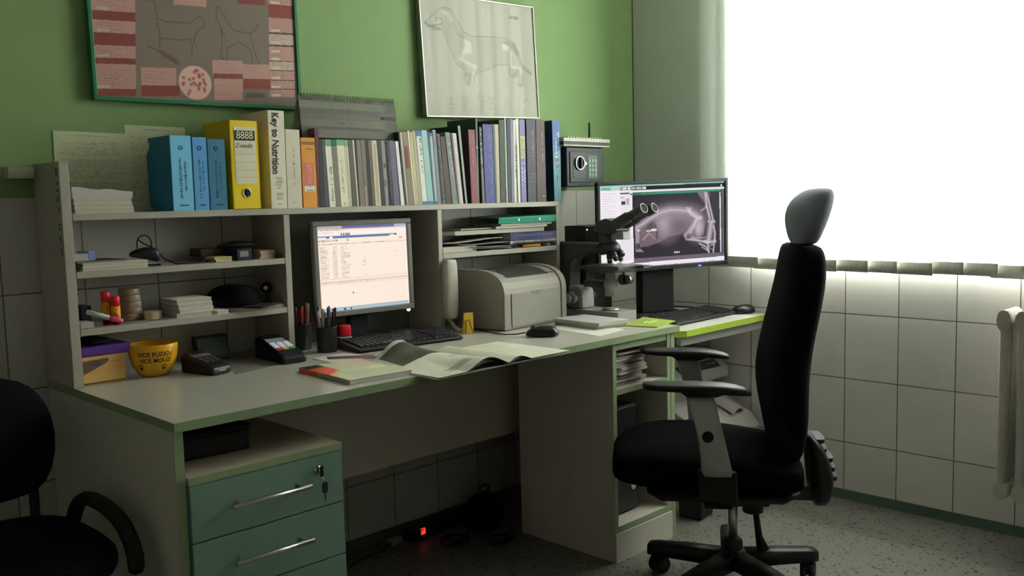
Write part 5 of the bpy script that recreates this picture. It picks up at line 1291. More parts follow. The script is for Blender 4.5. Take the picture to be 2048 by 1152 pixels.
b = MB(); b.tube(pts, .0016, 8); b.tube([(-.014, .006, .052), (0, .006, .040), (.020, .004, .030), (.036, 0, .012), (.050, -.004, -.004), (.080, -.008, -.0185), (.13, -.010, -.0185), (.16, -.004, -.0185)], .0017, 8); b.tube([(.16, -.004, -.0155), (.185, .0, -.0155)], [.0042, .0035], 8)
b.obj('cable', M_blackm, ad)
# right part of the upper shelf: notes, boxes, pouch
M_kr = mat('yellow note paper', P(150, 136, 86, 3.0), .75)
def gx(x, Y=-.14): return at('Y', Y, x, 515).x
for i in range(3):
    slab_book('note_pad', gx(438)+.002*i, -.130, S1+.0045*i, .052, .07, .0042, ('pale yellow note pad at the bottom, left of the navy box', 'pale yellow note pad in the middle, left of the navy box', 'pale yellow note pad on top, left of the navy box')[i], 'note pad', M_kr, R(4-5*i), 'yellow note pads on the upper left shelf')
box_thing('carton', gx(415), -.10, S1+.0138, gx(462), -.03, S1+.036, mat('brown card', (.06, .045, .03), .7), 'small dark brown carton on the yellow note pads', 'box')
nb = thing('box', 'navy blue box with a white label on the upper left shelf', 'box', (gx(482), -.115, S1), R(-2))
MB().box(-.0225, -.05, 0, .0225, .05, .032).obj('carton', mat('navy card', (.02, .02, .05), .5), nb, bevel=.001)
MB().box(-.014, -.0506, .010, .012, -.0499, .026).obj('label', mat('grey label', (.30, .30, .34), .6), nb)
for i in range(4):
    slab_book('envelope', gx(528), -.112, S1+.0062*i, .050, .105, .0058, ('kraft envelope bundle, lowest beside the right partition', 'kraft envelope bundle, second from below beside the right partition', 'kraft envelope bundle, third from below beside the right partition', 'kraft envelope bundle, topmost beside the right partition')[i], 'envelope', mat('kraft', P(140, 120, 80, 3.0), .8), R((i*5) % 7-3), 'kraft bundles on the upper left shelf')
b = MB(); b.rings([sring(0, z, x, a_, b2, 18, 2.6, 'X') for x, z, a_, b2 in ((-.062, .004, .012, .003), (-.04, .008, .034, .008), (.0, .012, .038, .011), (.04, .010, .036, .009), (.066, .004, .018, .003))])
single(b, 'glasses_case', mat('dark case', (.022, .024, .022), .6), 'dark soft glasses case lying across the navy box', 'case', (gx(487), -.105, S1+.0335), R(-6), subsurf=1)
b = MB(); b.lathe([(.011, 0), (.013, .002), (.013, .012), (.006, .012), (.006, 0)], 18)
single(b, 'tape_roll', mat('brown tape', (.12, .08, .04), .4), 'small brown tape roll at the right end of the upper left shelf', 'tape', (gx(557, -.165), -.165, S1))
# lower left shelf
box_thing('carton', at('Y', -.10, 157, 620).x, -.12, S2, at('Y', -.10, 177, 620).x, -.06, S2+.052, mat('dark teal card', (.03, .05, .055), .6), 'dark teal box in the left corner of the lower shelf', 'box')
box_thing('box', -2.536, -.185, S2, -2.503, -.135, S2+.0165, mat('white card', (.45, .44, .42), .7), 'small white box at the front left of the lower shelf', 'box')
def glue(label, x, y, h):
    g = thing('glue_stick', label, 'glue stick', (x, y, S2))
    MB().lathe([(.0, 0), (.0105, 0), (.0105, .012)], 20).obj('foot', mat('dark red cap', (.20, .012, .02), .35), g)
    b = MB(); b.lathe([(.0115, .012), (.0115, h-.026)], 20); bd = b.obj('barrel', mat('amber label', P(200, 110, 16, 2.6), .4, var=.3, scale=120), g)
    MB().lathe([(.0118, h-.026), (.0118, h-.002), (.010, h), (0, h)], 20).obj('cap', mat('red cap', P(170, 26, 30, 2.6), .35), g)
    b = MB()
    for i in range(9):
        a0 = va+.55-.18*(i % 3); z = .018+.006*i
        if z > h-.034: break
        b.add([(.0117*math.cos(a0), .0117*math.sin(a0), z), (.0117*math.cos(a0-.5), .0117*math.sin(a0-.5), z), (.0117*math.cos(a0-.5), .0117*math.sin(a0-.5), z+.004), (.0117*math.cos(a0), .0117*math.sin(a0), z+.004)], [(0, 1, 2, 3)])
    b.obj('printed_band', mat('red label print', (.40, .05, .03), .4), bd)
glue('taller amber glue stick with red cap on the lower left shelf', at('Y', -.135, 212, 612).x, -.135, .086)
glue('shorter amber glue stick with red cap, right of the taller one', at('Y', -.155, 231, 615).x, -.155, .074)
mk = thing('marker', 'white highlighter with pink cap leaning in front of the glue sticks', 'marker', (0, 0, 0))
p0 = at('Y', -.150, 174, 624); p1 = at('Y', -.178, 246, 647); p1.z = max(p1.z, S2+.0075); p0.z = max(p0.z, S2+.02)
b = MB(); d_ = p1-p0; b.tube([p0, p0+d_*.02, p0+d_*.62], [.004, .0065, .0068], 14); b.obj('barrel', mat('marker white', (.46, .52, .46), .4), mk)
b = MB(); b.tube([p0+d_*.62, p0+d_*.98, p1], [.0072, .0066, .004], 14); b.obj('cap', mat('marker pink', P(170, 60, 92, 2.6), .4), mk)
b = MB(); b.tube([p0-d_*.02, p0+d_*.05], [.005, .0066], 12); b.obj('end_plug', mat('marker lime', P(140, 150, 80, 2.6), .4), mk)
# tower of clear tape rolls and single roll
M_tape = mat('tape edge', P(110, 100, 88, 2.6), .3, var=.3, scale=250)
for i in range(5):
    b = MB(); b.lathe([(.014, 0), (.0265, 0), (.0275, .002), (.0275, .0155), (.0265, .0172), (.014, .0172)], 28); b.lathe([(.0135, 0), (.0135, .0172)], 24, 1, caps=False)
    single(b, 'tape_roll', [M_tape, mat('tape core', (.2, .18, .14), .7)], 'clear tape roll, number %s from below in the tape tower behind the glue sticks' % ('one', 'two', 'three', 'four', 'five')[i], 'tape', (-2.372+.0015*((i*3) % 4-1), -.095, S2+.0174*i), 0, 'stacked tape rolls on the lower left shelf')
b = MB(); b.lathe([(.012, 0), (.0225, 0), (.023, .002), (.023, .020), (.0225, .022), (.012, .022)], 28); b.lathe([(.0118, 0), (.0118, .022)], 24, 1, caps=False)
single(b, 'tape_roll', [mat('paper tape', P(150, 142, 126, 3.0), .6), mat('tape core', (.2, .18, .14), .7)], 'single cream paper tape roll right of the tape tower', 'tape', (-2.325, -.130, S2))
# piles of white note cards
def pad_pile(x0, x1, y0, y1, hs, base, labs, col, grp):
    z = base
    for i, h in enumerate(hs):
        slab_book('card_pad', (x0+x1)/2+.002*((i*5) % 3-1), (y0+y1)/2, z, x1-x0, y1-y0, h, labs[i], 'pad', mat('pad white', P(*col, 3.0), .7), R((i*4) % 5-2), grp); z += h+.0004
pad_pile(-2.278, -2.176, -.182, -.075, (.012, .012, .013, .012), S2, ('white card pad, lowest in the pile right of the paper tape', 'white card pad, second from below in the pile right of the paper tape', 'white card pad, third from below in the pile right of the paper tape', 'white card pad on top of the pile right of the paper tape'), (150, 146, 138), 'white card pads on the lower left shelf')
slab_book('card_pad', -2.150, -.14, S2, .036, .09, .010, 'small white pad between the card pile and the black cap', 'pad', mat('pad white', P(150, 146, 138, 3.0), .7), R(3))
flat('plastic_sleeve', [(-2.43, -.186), (-2.29, -.186), (-2.285, -.160), (-2.42, -.165)], 'clear lilac plastic sleeve at the front of the lower left shelf', 'sleeve', mat('lilac plastic', P(104, 96, 104, 3.0), .25), z=S2, t=.0012)
# black cap on a white folder
slab_book('folder', -2.025, -.108, S2, .150, .150, .0085, 'white folder under the black cap on the lower left shelf', 'folder', mat('folder white', P(136, 128, 118, 3.0), .7), 0)
hc = thing('cap', 'black peaked cap lying on the white folder, lower left shelf', 'cap', (-2.071, -.104, S2+.009), R(-60))
b = MB(); b.rings([sring(0, 0, z, a_, b2, 26, 2.3) for z, a_, b2 in ((0, .078, .070), (.012, .080, .072), (.034, .076, .068), (.052, .062, .056), (.062, .036, .032), (.065, .010, .010))]); b.obj('crown', M_fab, hc, subsurf=1)
b = MB(); b.grid([[(.060+.080*v*(1-.25*u*u), .062*u, .004+.004*(1-u*u)-.001*v) for v in (0, .35, .7, 1)] for u in [k/6-1 for k in range(13)]]); b.obj('peak', M_blackm, hc, solid=.003)
cam_ = thing('webcam', 'small black ball webcam with a bright lens beside the black cap', 'webcam', (-1.968, -.115, S2+.0088))
b = MB(); b.ball((0, 0, .046), .017, 10); b.obj('ball', M_black, cam_)
b = MB(); b.lathe([(.014, 0), (.014, .004), (.005, .012), (.005, .032)], 16); b.obj('stand', M_black, cam_)
b = MB(); b.lathe([(.0065, 0), (.0065, .003), (0, .003)], 14, 0, Matrix.Translation((-.010, -.0125, .047)) @ Matrix.Rotation(R(-38), 4, 'Z') @ Matrix.Rotation(R(90), 4, 'X')); b.obj('lens', mat('bright lens', (.7, .7, .7), .2), cam_)

# ------------------------------------------------------------------ right compartment
RZ0 = S3
slab_book('document_wallet', -1.245, -.115, RZ0, .160, .140, .022, 'brown cardboard wallet at the bottom left of the right compartment', 'wallet', mat('brown board', P(96, 82, 58, 1.3), .7), R(1))
def bentsheet(name, x0, x1, y0, y1, z, amp, label, m, seed, rz=0):
    rg = random.Random(seed); n = 16
    P_ = [[(x0+(x1-x0)*i/n, y, z+amp*math.sin(PI*i/n*(1+.6*rg.random()) if False else PI*i/n*1.3+seed)*.5+amp*.5) for i in range(n+1)] for y in (y0, (y0+y1)/2, y1)]
    cx_, cy_ = (x0+x1)/2, (y0+y1)/2
    b = MB(); b.grid([[(p[0]-cx_, p[1]-cy_, p[2]-z) for p in r] for r in P_])
    return single(b, name, m, label, 'papers', (cx_, cy_, z), rz, 'loose papers in the right compartment', solid=.0022)
lp_ = [('loose grey sheet bundle, lowest and furthest right in the right compartment', -1.18, -.99, .0035), ('loose white sheet bundle with curled front edge in the right compartment', -1.20, -.965, .005), ('loose sheet bundle sticking out at the middle of the right compartment', -1.26, -1.00, .005), ('broad white sheet sloping across the left of the right compartment', -1.328, -1.04, .010)]
zz = RZ0+.003
for i, (lab, x0, x1, amp) in enumerate(lp_):
    bentsheet('paper_bundle', x0, x1, -.190, -.05, RZ0+(.006, .012, .0245, .031)[i] if i != 3 else RZ0+.034, amp, lab, mat('sheet grey %d' % i, ((.20, .20, .18), (.34, .34, .31), (.30, .29, .27), (.36, .36, .33))[i], .75), i+1)
# pens lying in front
def lying_pen(label, p0, p1, r, cols):
    p = thing('pen', label, 'pen', (0, 0, 0)); d_ = p1-p0
    MB().tube([p0, p0+d_*.62], r, 12).obj('barrel', mat('pen barrel %s' % label[:12], cols[0], .4), p)
    MB().tube([p0+d_*.62, p0+d_*.80], r*1.02, 12).obj('grip', mat('pen grip %s' % label[:12], cols[1], .4), p)
    MB().tube([p0+d_*.80, p0+d_*.97, p1], [r, r*.7, .001], 12).obj('tip', mat('pen tip %s' % label[:12], cols[2], .3), p)
lying_pen('thick orange marker with white end lying at the front of the right compartment', Vector((-.930, -.182, RZ0+.0065)), Vector((-.770, -.180, RZ0+.0065)), .0062, (P(200, 122, 34, 1.8), (.02, .02, .02), (.5, .5, .46)))
lying_pen('dark purple pen with silver tip lying left of the orange marker', Vector((-.945, -.180, RZ0+.0045)), Vector((-1.02, -.184, RZ0+.0045)), .0042, ((.03, .02, .05), (.4, .4, .4), (.4, .4, .4)))
# dark blue spiral planner, notebooks, green ring folder
sb = thing('spiral_planner', 'dark blue spiral-bound planner jutting out over the orange marker', 'notebook', (-.885, -.105, RZ0+.0145), R(-1))
b = MB(); b.box(-.122, -.090, 0, .130, .07, .003); b.box(-.122, -.094, .040, .130, .07, .043); b.box(-.12, -.094, .013, .130, -.0915, .043)
b.obj('cover', mat('navy cover', P(38, 40, 96, .95), .35), sb, bevel=.001)
MB().box(-.117, -.091, .003, .126, .068, .040).obj('pages', M_paper, sb)
b = MB()
for i in range(26):
    x = -.10+.0088*i; b.tube([(x, -.091, .004), (x+.001, -.0985, .006), (x+.002, -.0985, .012), (x+.003, -.091, .016)], .0014, 6)
b.obj('spiral_binding', mat('pale wire', (.45, .47, .5), .3, metal=.5), sb)
e = MB(); rg = random.Random(3)
for i in range(14): e.box(-.10+.015*i, -.0947, .030, -.10+.015*i+.010, -.094, .034)
e.obj('cover_lettering', mat('pale blue print', P(96, 102, 150, 1.0), .5), sb)
z = RZ0+.0585
slab_book('notebook', -1.035, -.110, z, .46, .145, .016, 'thick grey notebook under the thinner ones in the right compartment', 'notebook', mat('grey notebook', P(88, 88, 80, 1.3), .6), R(0)); z += .0165
for i, (lab, col, x, w) in enumerate((('pale green-edged booklet on the thick grey notebook', (150, 160, 140), -.930, .27), ('pinkish grey spiral notebook below the green ring folder', (132, 124, 120), -.905, .275))):
    slab_book('notebook', x, -.112, z, w, .150, .0085, lab, 'notebook', mat('notebook %d' % i, P(*col, 1.25), .6), R(-1+i)); z += .009
slab_book('folder', -1.13, -.105, RZ0+.0755, .20, .13, .006, 'thin charcoal folder left of the stacked notebooks', 'folder', mat('charcoal folder', (.05, .06, .055), .6), R(2))
gf = thing('ring_folder', 'teal green folder with two silver rivets on top of the right pile', 'folder', (-.906, -.108, z), R(-1))
b = MB(); b.box(-.150, -.082, 0, .152, .08, .0022); b.hexa([(-.150, -.084, 0), (.155, -.084, 0), (.155, -.0815, 0), (-.150, -.0815, 0), (-.150, -.088, .019), (.155, -.088, .023), (.155, -.0855, .023), (-.150, -.0855, .019)]); b.hexa([(-.150, -.088, .019), (.155, -.088, .023), (.155, .08, .030), (-.150, .08, .024), (-.150, -.088, .0212), (.155, -.088, .0252), (.155, .08, .0322), (-.150, .08, .0262)])
b.obj('cover', mat('teal folder', P(52, 140, 116, 1.35), .35), gf, bevel=.0006)
for x in (-.048, .062):
    b = MB(); b.lathe([(.0055, 0), (.0055, .0012), (.003, .0018), (0, .0012)], 16, 0, Matrix.Translation((x, -.0862, .011)) @ Matrix.Rotation(R(90+10), 4, 'X')); b.obj('rivet', M_chrome, gf)
# ================================================================== SAFE, ROUTER, SPEAKER, MICROSCOPE
sf = thing('safe', 'small dark wall safe with round chrome knob and green keypad', 'safe', (-.575, -.004, 1.2465))
SW, SH, SD = .228, .153, .196
b = MB(); b.box(-SW/2, -SD, 0, SW/2, 0, SH); b.obj('body', mat('safe paint', (.020, .025, .030), .45, var=.1), sf, bevel=.003)
b = MB(); b.box(-SW/2+.016, -SD-.004, .016, SW/2-.016, -SD, SH-.016); dr = b.obj('door', mat('safe door paint', (.028, .035, .038), .42), sf, bevel=.003)
b = MB(); b.box(-SW/2+.034, -SD-.0052, .034, -.002, -SD-.004, SH-.034); b.obj('knob_panel', mat('safe panel', (.022, .032, .03), .35), dr)
b = MB(); M = Matrix.Translation((-.045, -SD-.005, SH*.60)) @ Matrix.Rotation(R(90), 4, 'X')
b.lathe([(.027, 0), (.028, .006), (.0255, .008), (.023, .006), (.023, 0)], 32, 0, M, caps=False); kn = b.obj('knob', M_chrome, dr)
b = MB(); b.lathe([(.0235, .001), (.021, .004), (0, .004)], 24, 0, M); b.box(-.049, -SD-.020, SH*.60-.020, -.041, -SD-.008, SH*.60+.020); b.obj('knob_centre', M_black, kn)
b = MB(); b.lathe([(.007, 0), (.007, .004), (.003, .004), (0, .002)], 16, 0, Matrix.Translation((-.008, -SD-.005, SH*.59)) @ Matrix.Rotation(R(90), 4, 'X')); b.obj('key_cover', M_chrome, dr)
b = MB(); b.box(.006, -SD-.0056, .030, .066, -SD-.004, SH-.030); kp = b.obj('keypad', mat('keypad green', (.085, .15, .11), .45), dr, bevel=.0005)
for r_ in range(4):
    for c_ in range(3):
        MB().box(.012+.0175*c_, -SD-.0075, .040+.0185*r_, .024+.0175*c_, -SD-.0056, .052+.0185*r_).obj('key', mat('keypad button', (.26, .36, .30), .45), kp)
rt = thing('router', 'pale ribbed router with black antenna on top of the safe', 'router', (-.575, -.105, 1.4))
b = MB(); b.box(-.134, -.10, .004, .148, .09, .010); b.box(-.131, -.097, .010, .145, .09, .022, 1); b.box(-.134, -.10, .022, .148, .09, .036)
for x in (-.11, .11):
    for y in (-.08, .07): b.box(x-.008, y-.008, 0, x+.008, y+.008, .004, 1)
for i in range(13): b.box(-.100+.0165*i, -.09, .036, -.090+.0165*i, .08, .0415)
b.obj('case', [mat('router cream', (.48, .48, .40), .45), mat('router dark band', (.05, .06, .05), .5)], rt, bevel=.0012)
b = MB(); b.tube([(.138, .0, .036), (.138, .0, .05), (.138, .0, .112)], [.0055, .005, .004], 10); b.obj('antenna', M_blackm, rt)
wr_ = MB(); 
for i, pts in enumerate((((-.66, -.03, 1.244), (-.66, -.03, 1.16), (-.665, -.04, 1.10), (-.66, -.045, .90), (-.66, -.045, LZ+.004)), ((-.60, -.03, 1.244), (-.60, -.03, 1.18), (-.605, -.045, 1.10), (-.61, -.05, .95), (-.61, -.05, LZ+.004)), ((-.56, -.012, 1.244), (-.60, -.012, 1.19), (-.64, -.014, 1.09), (-.69, -.014, .9), (-.69, -.016, LZ+.004)))):
    P_ = [Vector(p) for p in pts]; Q = []
    for k in range(len(P_)-1):
        for t_ in range(6): Q.append(P_[k].lerp(P_[k+1], t_/6))
    Q.append(P_[-1])
    Q = [Q[0]]+[(Q[j-1]+Q[j]*2+Q[j+1])/4 for j in range(1, len(Q)-1)]+[Q[-1]]
    single(MB().tube(Q, .0024, 8), 'cable', mat('grey cable', (.04, .042, .042), .5), ('thin grey cable hanging left from under the wall safe', 'thin grey cable hanging in the middle under the wall safe', 'thin grey cable crossing the others below the wall safe')[i], 'cable', (0, 0, 0))
sk = thing('speaker', 'tall black speaker box with tiny white light behind the microscope', 'speaker', (-.520, -.190, LZ+.0005))
b = MB(); b.box(-.09, -.03, 0, .075, .08, .380); b.obj('cabinet', M_black, sk, bevel=.004)
b = MB(); b.ball((-.078, -.0305, .364), .0028, 8); b.obj('indicator', mat('white led', (1, .95, .8), .4, emit=3.0), sk)
# microscope, its eyepieces turned to the front
mi = thing('microscope', 'grey and black laboratory microscope with two eyepieces left of the wide screen', 'microscope', (-.689, -.325, LZ+.0005), R(0))
MG1 = mat('microscope grey', (.30, .30, .275), .4); MG2 = mat('microscope dark', (.055, .056, .060), .4); MG3 = mat('microscope light metal', (.48, .48, .45), .3, metal=.5)
def my(Y): return Y+.280
b = MB(); b.box(-.054, my(-.440), .003, .060, my(-.155), .064)
for x in (-.042, .046):
    for y in (my(-.42), my(-.17)): b.cyl((x, y, 0), (x, y, .004), .010, 10)
b.obj('base', MG1, mi, bevel=.006)
b = MB(); b.lathe([(.034, .066), (.034, .069), (.026, .073), (.0, .073)], 28, 0, Matrix.Translation((0, my(-.365), 0))); b.obj('field_lens', MG3, mi)
arm = [(my(-.085), .066), (my(-.185), .066), (my(-.190), .20), (my(-.200), .25), (my(-.235), .270), (my(-.335), .278), (my(-.34), .318), (my(-.095), .322), (my(-.085), .29)]
MB().prism(arm, 'X', -.034, .034).obj('arm', MG2, mi, bevel=.008)
b = MB(); b.prism([(my(-.185), .066), (my(-.255), .066), (my(-.250), .135), (my(-.23), .152), (my(-.185), .150)], 'X', -.036, .036); fb_ = b.obj('focus_block', MG1, mi, bevel=.004)
for s in (-1, 1):
    b = MB(); b.cyl((s*.040, my(-.212), .105), (s*.062, my(-.212), .105), .026, 20); b.cyl((s*.062, my(-.212), .105), (s*.080, my(-.212), .105), .016, 18); b.obj('focus_knob', MG1 if s < 0 else MG2, mi, bevel=.002)
b = MB(); b.box(-.085, my(-.470), .222, .060, my(-.290), .238); stg = b.obj('stage', mat('stage black', (.05, .05, .05), .3), mi, bevel=.002)
b = MB(); b.box(-.07, my(-.44), .212, .055, my(-.30), .222); b.box(.02, my(-.505), .226, .06, my(-.47), .236); b.obj('stage_carrier', MG2, stg)
b = MB(); b.box(-.038, my(-.385), .2382, .038, my(-.359), .2394); b.obj('glass_slide', mat('slide glass', (.7, .72, .75), .1), mi)
b = MB(); b.box(-.05, my(-.400), .2385, -.042, my(-.345), .244); b.tube([(-.046, my(-.40), .242), (-.02, my(-.405), .243), (.03, my(-.395), .243)], .003, 8); b.obj('slide_clip', MG3, stg)
b = MB(); b.lathe([(0, .118), (.022, .118), (.022, .150), (.028, .154), (.028, .178), (.020, .185), (.020, .205), (0, .205)], 26, 0, Matrix.Translation((0, my(-.365), 0)))
cd_ = b.obj('condenser', MG1, mi)
b = MB(); b.box(-.03, my(-.34), .15, .03, my(-.255), .175); b.obj('condenser_bracket', MG2, mi, bevel=.003)
for x, y, r1 in ((.030, -.405, .020), (.030, -.425, .017)):
    b = MB(); b.cyl((x-.012, my(y), .180), (x+.010, my(y), .180), r1, 22); b.lathe([(r1+.0004, -.002), (r1+.0006, .002)], 22, 1, Matrix.Translation((x-.004, my(y), .180)) @ Matrix.Rotation(R(90), 4, 'Y'), caps=False)
    b.obj('stage_knob', [MG2, M_chrome], mi)
b = MB(); b.cyl((.03, my(-.405), .18), (.03, my(-.405), .224), .006, 10); b.obj('knob_shaft', MG2, mi)
# head, nosepiece, objectives, eyepieces
b = MB(); b.lathe([(.030, .318), (.034, .322), (.034, .345), (.028, .372), (0, .372)], 26, 0, Matrix.Translation((0, my(-.352), 0))); b.obj('head_mount', MG2, mi)
b = MB(); b.prism([(my(-.32), .362), (my(-.335), .400), (my(-.375), .412), (my(-.42), .398), (my(-.43), .366), (my(-.40), .352)], 'X', -.045, .045); b.obj('prism_housing', MG2, mi, bevel=.006)
b = MB(); b.box(-.022, my(-.445), .333, .022, my(-.388), .362); b.obj('grey_block', MG1, mi, bevel=.002)  # plain grey block in front of the head
for s in (-1, 1):
    b = MB(); a = Vector((s*.026, my(-.385), .375)); e_ = Vector((s*.032, my(-.548), .448)); d_ = (e_-a)
    b.tube([a, a+d_*.55, a+d_*.56, a+d_*.80, a+d_*.81, e_], [.021, .021, .0165, .0165, .019, .019], 20)
    tb_ = b.obj('eyepiece_tube', MG2, mi)
    Mx = Matrix.Translation(e_) @ d_.to_track_quat('Z', 'Y').to_matrix().to_4x4()
    b = MB(); b.lathe([(.0192, -.003), (.0195, .0015), (.0160, .0018), (.0158, -.0005)], 26, 0, Mx, caps=False); b.obj('eyepiece_ring', mat('eyepiece ring', (.28, .29, .30), .35), tb_)
    b = MB(); b.lathe([(.0158, .0004), (0, .0004)], 24, 0, Mx, caps=False); b.obj('eyepiece_lens', mat('dark lens', (.008, .008, .01), .6, spec=.1), tb_)
b = MB(); Mn = Matrix.Translation((0, my(-.362), .300)) @ Matrix.Rotation(R(-14), 4, 'X'); b.lathe([(0, -.02), (.036, -.02), (.042, -.012), (.042, .002), (.034, .016), (0, .018)], 28, 0, Mn); nose = b.obj('nosepiece', MG2, mi)
for a0, dx, dy, L in ((0, 0, -.002, .050), (1, .014, -.030, .046), (2, -.010, -.034, .042), (3, .020, -.052, .028)):
    p0 = Vector((dx*.8, my(-.362)+dy*.6, .288)); dr_ = Vector((dx*.9, dy*.95, -.045)).normalized() if a0 else Vector((0, 0, -1))
    b = MB(); b.tube([p0, p0+dr_*L*.55, p0+dr_*L*.56, p0+dr_*L*.9, p0+dr_*L], [.0125, .0125, .0105, .0095, .006], 18)
    b.tube([p0+dr_*L*.60, p0+dr_*L*.66], .0109, 18, 1); b.obj('objective', [MG2, M_chrome], nose)

# ------------------------------------------------------------------ papers and cable behind the second keyboard
flat('leaflet', [(-.215, -.245), (-.105, -.30), (-.06, -.265), (-.17, -.215)], 'pale card nearest the wide monitor behind the second keyboard', 'leaflet', mat('pale card', (.42, .42, .38), .6), z=LZ+.0005)
flat('leaflet', [(-.185, -.385), (-.03, -.36), (-.03, -.32), (-.135, -.335)], 'pale card touching the back of the second keyboard', 'leaflet', mat('pale card', (.42, .42, .38), .6), z=LZ+.0005)
cbp = [(-.33, -.22, LZ+.006), (-.22, -.20, LZ+.005), (-.10, -.20, LZ+.005), (-.045, -.27, LZ+.005), (-.035, -.38, LZ+.005), (-.035, -.50, LZ+.005), (-.045, -.55, LZ+.006)]
single(MB().tube(cbp, .0028, 8), 'cable', M_black, 'black cable running along the window wall on the lime-edged desk', 'cable', (0, 0, 0))

# ------------------------------------------------------------------ second printer under the side desk on its stand
stn = thing('printer_stand', 'low white stand under the second printer', 'stand', (-.245, -.32, 0))
b = MB(); b.box(-.21, -.22, .145, .21, .21, .165); b.obj('top', M_white, stn)
for x in (-.20, .18): MB().box(x, -.21, 0, x+.02, .20, .145).obj('side_panel', M_white, stn)
p2 = thing('multifunction_printer', 'pale grey multifunction printer with sloping panel under the lime-edged desk', 'printer', (-.245, -.33, .1655), R(0))
MPG = mat('printer pale grey', (.42, .41, .39), .4)
w2 = .205
b = MB(); b.prism([(-.17, 0), (.17, 0), (.17, .36), (.02, .395), (-.10, .385), (-.19, .315), (-.19, .27), (-.13, .255), (-.13, .19), (-.17, .17)], 'X', -w2, w2); b.obj('body', MPG, p2, bevel=.006)
b = MB(); b.hexa([(-.13, -.1835, .3195), (.145, -.1835, .3195), (.145, -.150, .3458), (-.13, -.150, .3458), (-.13, -.1862, .3229), (.145, -.1862, .3229), (.145, -.1527, .3492), (-.13, -.1527, .3492)]); cp_ = b.obj('control_panel', mat('panel dark', (.05, .05, .048), .3), p2)
b = MB(); b.ball((.115, -.172, .3365), .006, 8, 0, (1, 1, .5)); b.obj('button', mat('bright button', (.6, .6, .55), .25), cp_)
b = MB(); b.ball((.085, -.172, .3365), .009, 8, 0, (1.4, 1, .4)); b.obj('dial', M_grey, cp_)
b = MB(); b.prism([(-.17, .02), (-.335, .055), (-.342, .085), (-.30, .135), (-.17, .195)], 'X', -w2+.01, w2-.004); b.obj('output_tray', mat('tray grey', (.40, .39, .36), .45), p2, bevel=.008)
b = MB(); b.grid([[(.06+.10*u, -.20-.10*v, .187-.04*v+.016*math.sin(PI*u)) for u in (0, .25, .5, .75, 1)] for v in (0, .5, 1)]); b.obj('curved_sheet', mat('pinkish sheet', (.42, .36, .35), .6), p2)
bn = thing('waste_bin', 'small black waste bin on the floor between cabinet and office chair', 'bin', (-.545, -.690, 0), R(8))
b = MB(); b.hexa([(-.052, -.045, 0), (.052, -.045, 0), (.052, .045, 0), (-.052, .045, 0), (-.062, -.055, .24), (.062, -.055, .24), (.062, .055, .24), (-.062, .055, .24)]); b.obj('body', M_blackm, bn, bevel=.006)
b = MB(); b.box(-.065, -.058, .24, .065, .058, .252); b.obj('rim', M_black, bn, bevel=.003)

# ------------------------------------------------------------------ inside the open cabinet
rg = random.Random(12); z = .5767
cols = [(.36, .34, .30), (.30, .14, .13), (.42, .40, .36), (.12, .12, .11), (.34, .28, .26), (.40, .22, .20), (.20, .20, .18), (.44, .42, .38), (.16, .13, .12)]
for i in range(15):
    h = .0062+.0022*rg.random()
    slab_book('magazine', -.975+rg.uniform(-.006, .006), -.620+rg.uniform(-.008, .01), z, .155+rg.uniform(-.012, .01), .21, h, 'worn thin magazine in the ragged stack inside the open cabinet', 'magazine', mat('worn magazine %d' % (i % 9), cols[i % 9], .5, var=.3, scale=30), R(rg.uniform(-5, 5)), 'ragged magazine stack in the open cabinet'); z += h+.0005
tw = thing('computer_tower', 'black computer tower with white power button at the bottom of the open cabinet', 'computer', (-.985, -.500, .1175))
b = MB(); b.box(-.080, -.180, .006, .085, .145, .375)
for x in (-.06, .06): b.box(x-.01, -.15, 0, x+.01, .10, .006)
b.obj('case', M_black, tw, bevel=.003)
b = MB(); b.box(-.078, -.188, .008, .083, -.180, .373); fr = b.obj('front_panel', mat('tower front', (.02, .02, .022), .3), tw, bevel=.004)
b = MB(); b.lathe([(.013, 0), (.013, .003), (.009, .004), (0, .004)], 18, 0, Matrix.Translation((.060, -.188, .092)) @ Matrix.Rotation(R(90), 4, 'X') @ Matrix.Scale(1.3, 4, (0, 1, 0))); b.obj('power_button', mat('white button', (.55, .55, .55), .3), fr)
b = MB(); b.lathe([(.004, 0), (.004, .002), (0, .002)], 12, 0, Matrix.Translation((-.005, -.188, .125)) @ Matrix.Rotation(R(90), 4, 'X')); b.obj('reset_button', mat('silver dot', (.4, .4, .4), .3), fr)

# ------------------------------------------------------------------ floor under the desk
ps_ = thing('power_strip', 'dark power strip with glowing red switch on the floor under the desk', 'power strip', (-1.29, -.075, 0), R(4))
b = MB(); b.box(-.15, -.03, 0, .15, .03, .042); b.obj('case', M_black, ps_, bevel=.006)
b = MB(); b.hexa([(-.118, -.0312, .022), (-.096, -.0312, .022), (-.096, -.028, .022), (-.118, -.028, .022), (-.118, -.0312, .034), (-.096, -.0312, .038), (-.096, -.026, .0435), (-.118, -.026, .0435)]); tag(b.obj('switch', mat('red neon', (.9, .06, .02), .4, emit=.9, ergb=(1, .06, .03)), ps_), 'glowing red switch')
for i in range(4): MB().lathe([(.018, .042), (.018, .0428), (0, .0428)], 18, 0, Matrix.Translation((-.06+.05*i, 0, 0))).obj('socket', M_dgrey, ps_)
pgd_ = thing('plug_adapter', 'small white plug adapter on the floor by the skirting under the desk', 'plug', (-1.485, -.060, 0), R(15))
b = MB(); b.box(-.03, -.016, 0, .03, .016, .020); b.obj('body', mat('white plug', (.40, .40, .38), .5), pgd_, bevel=.003)
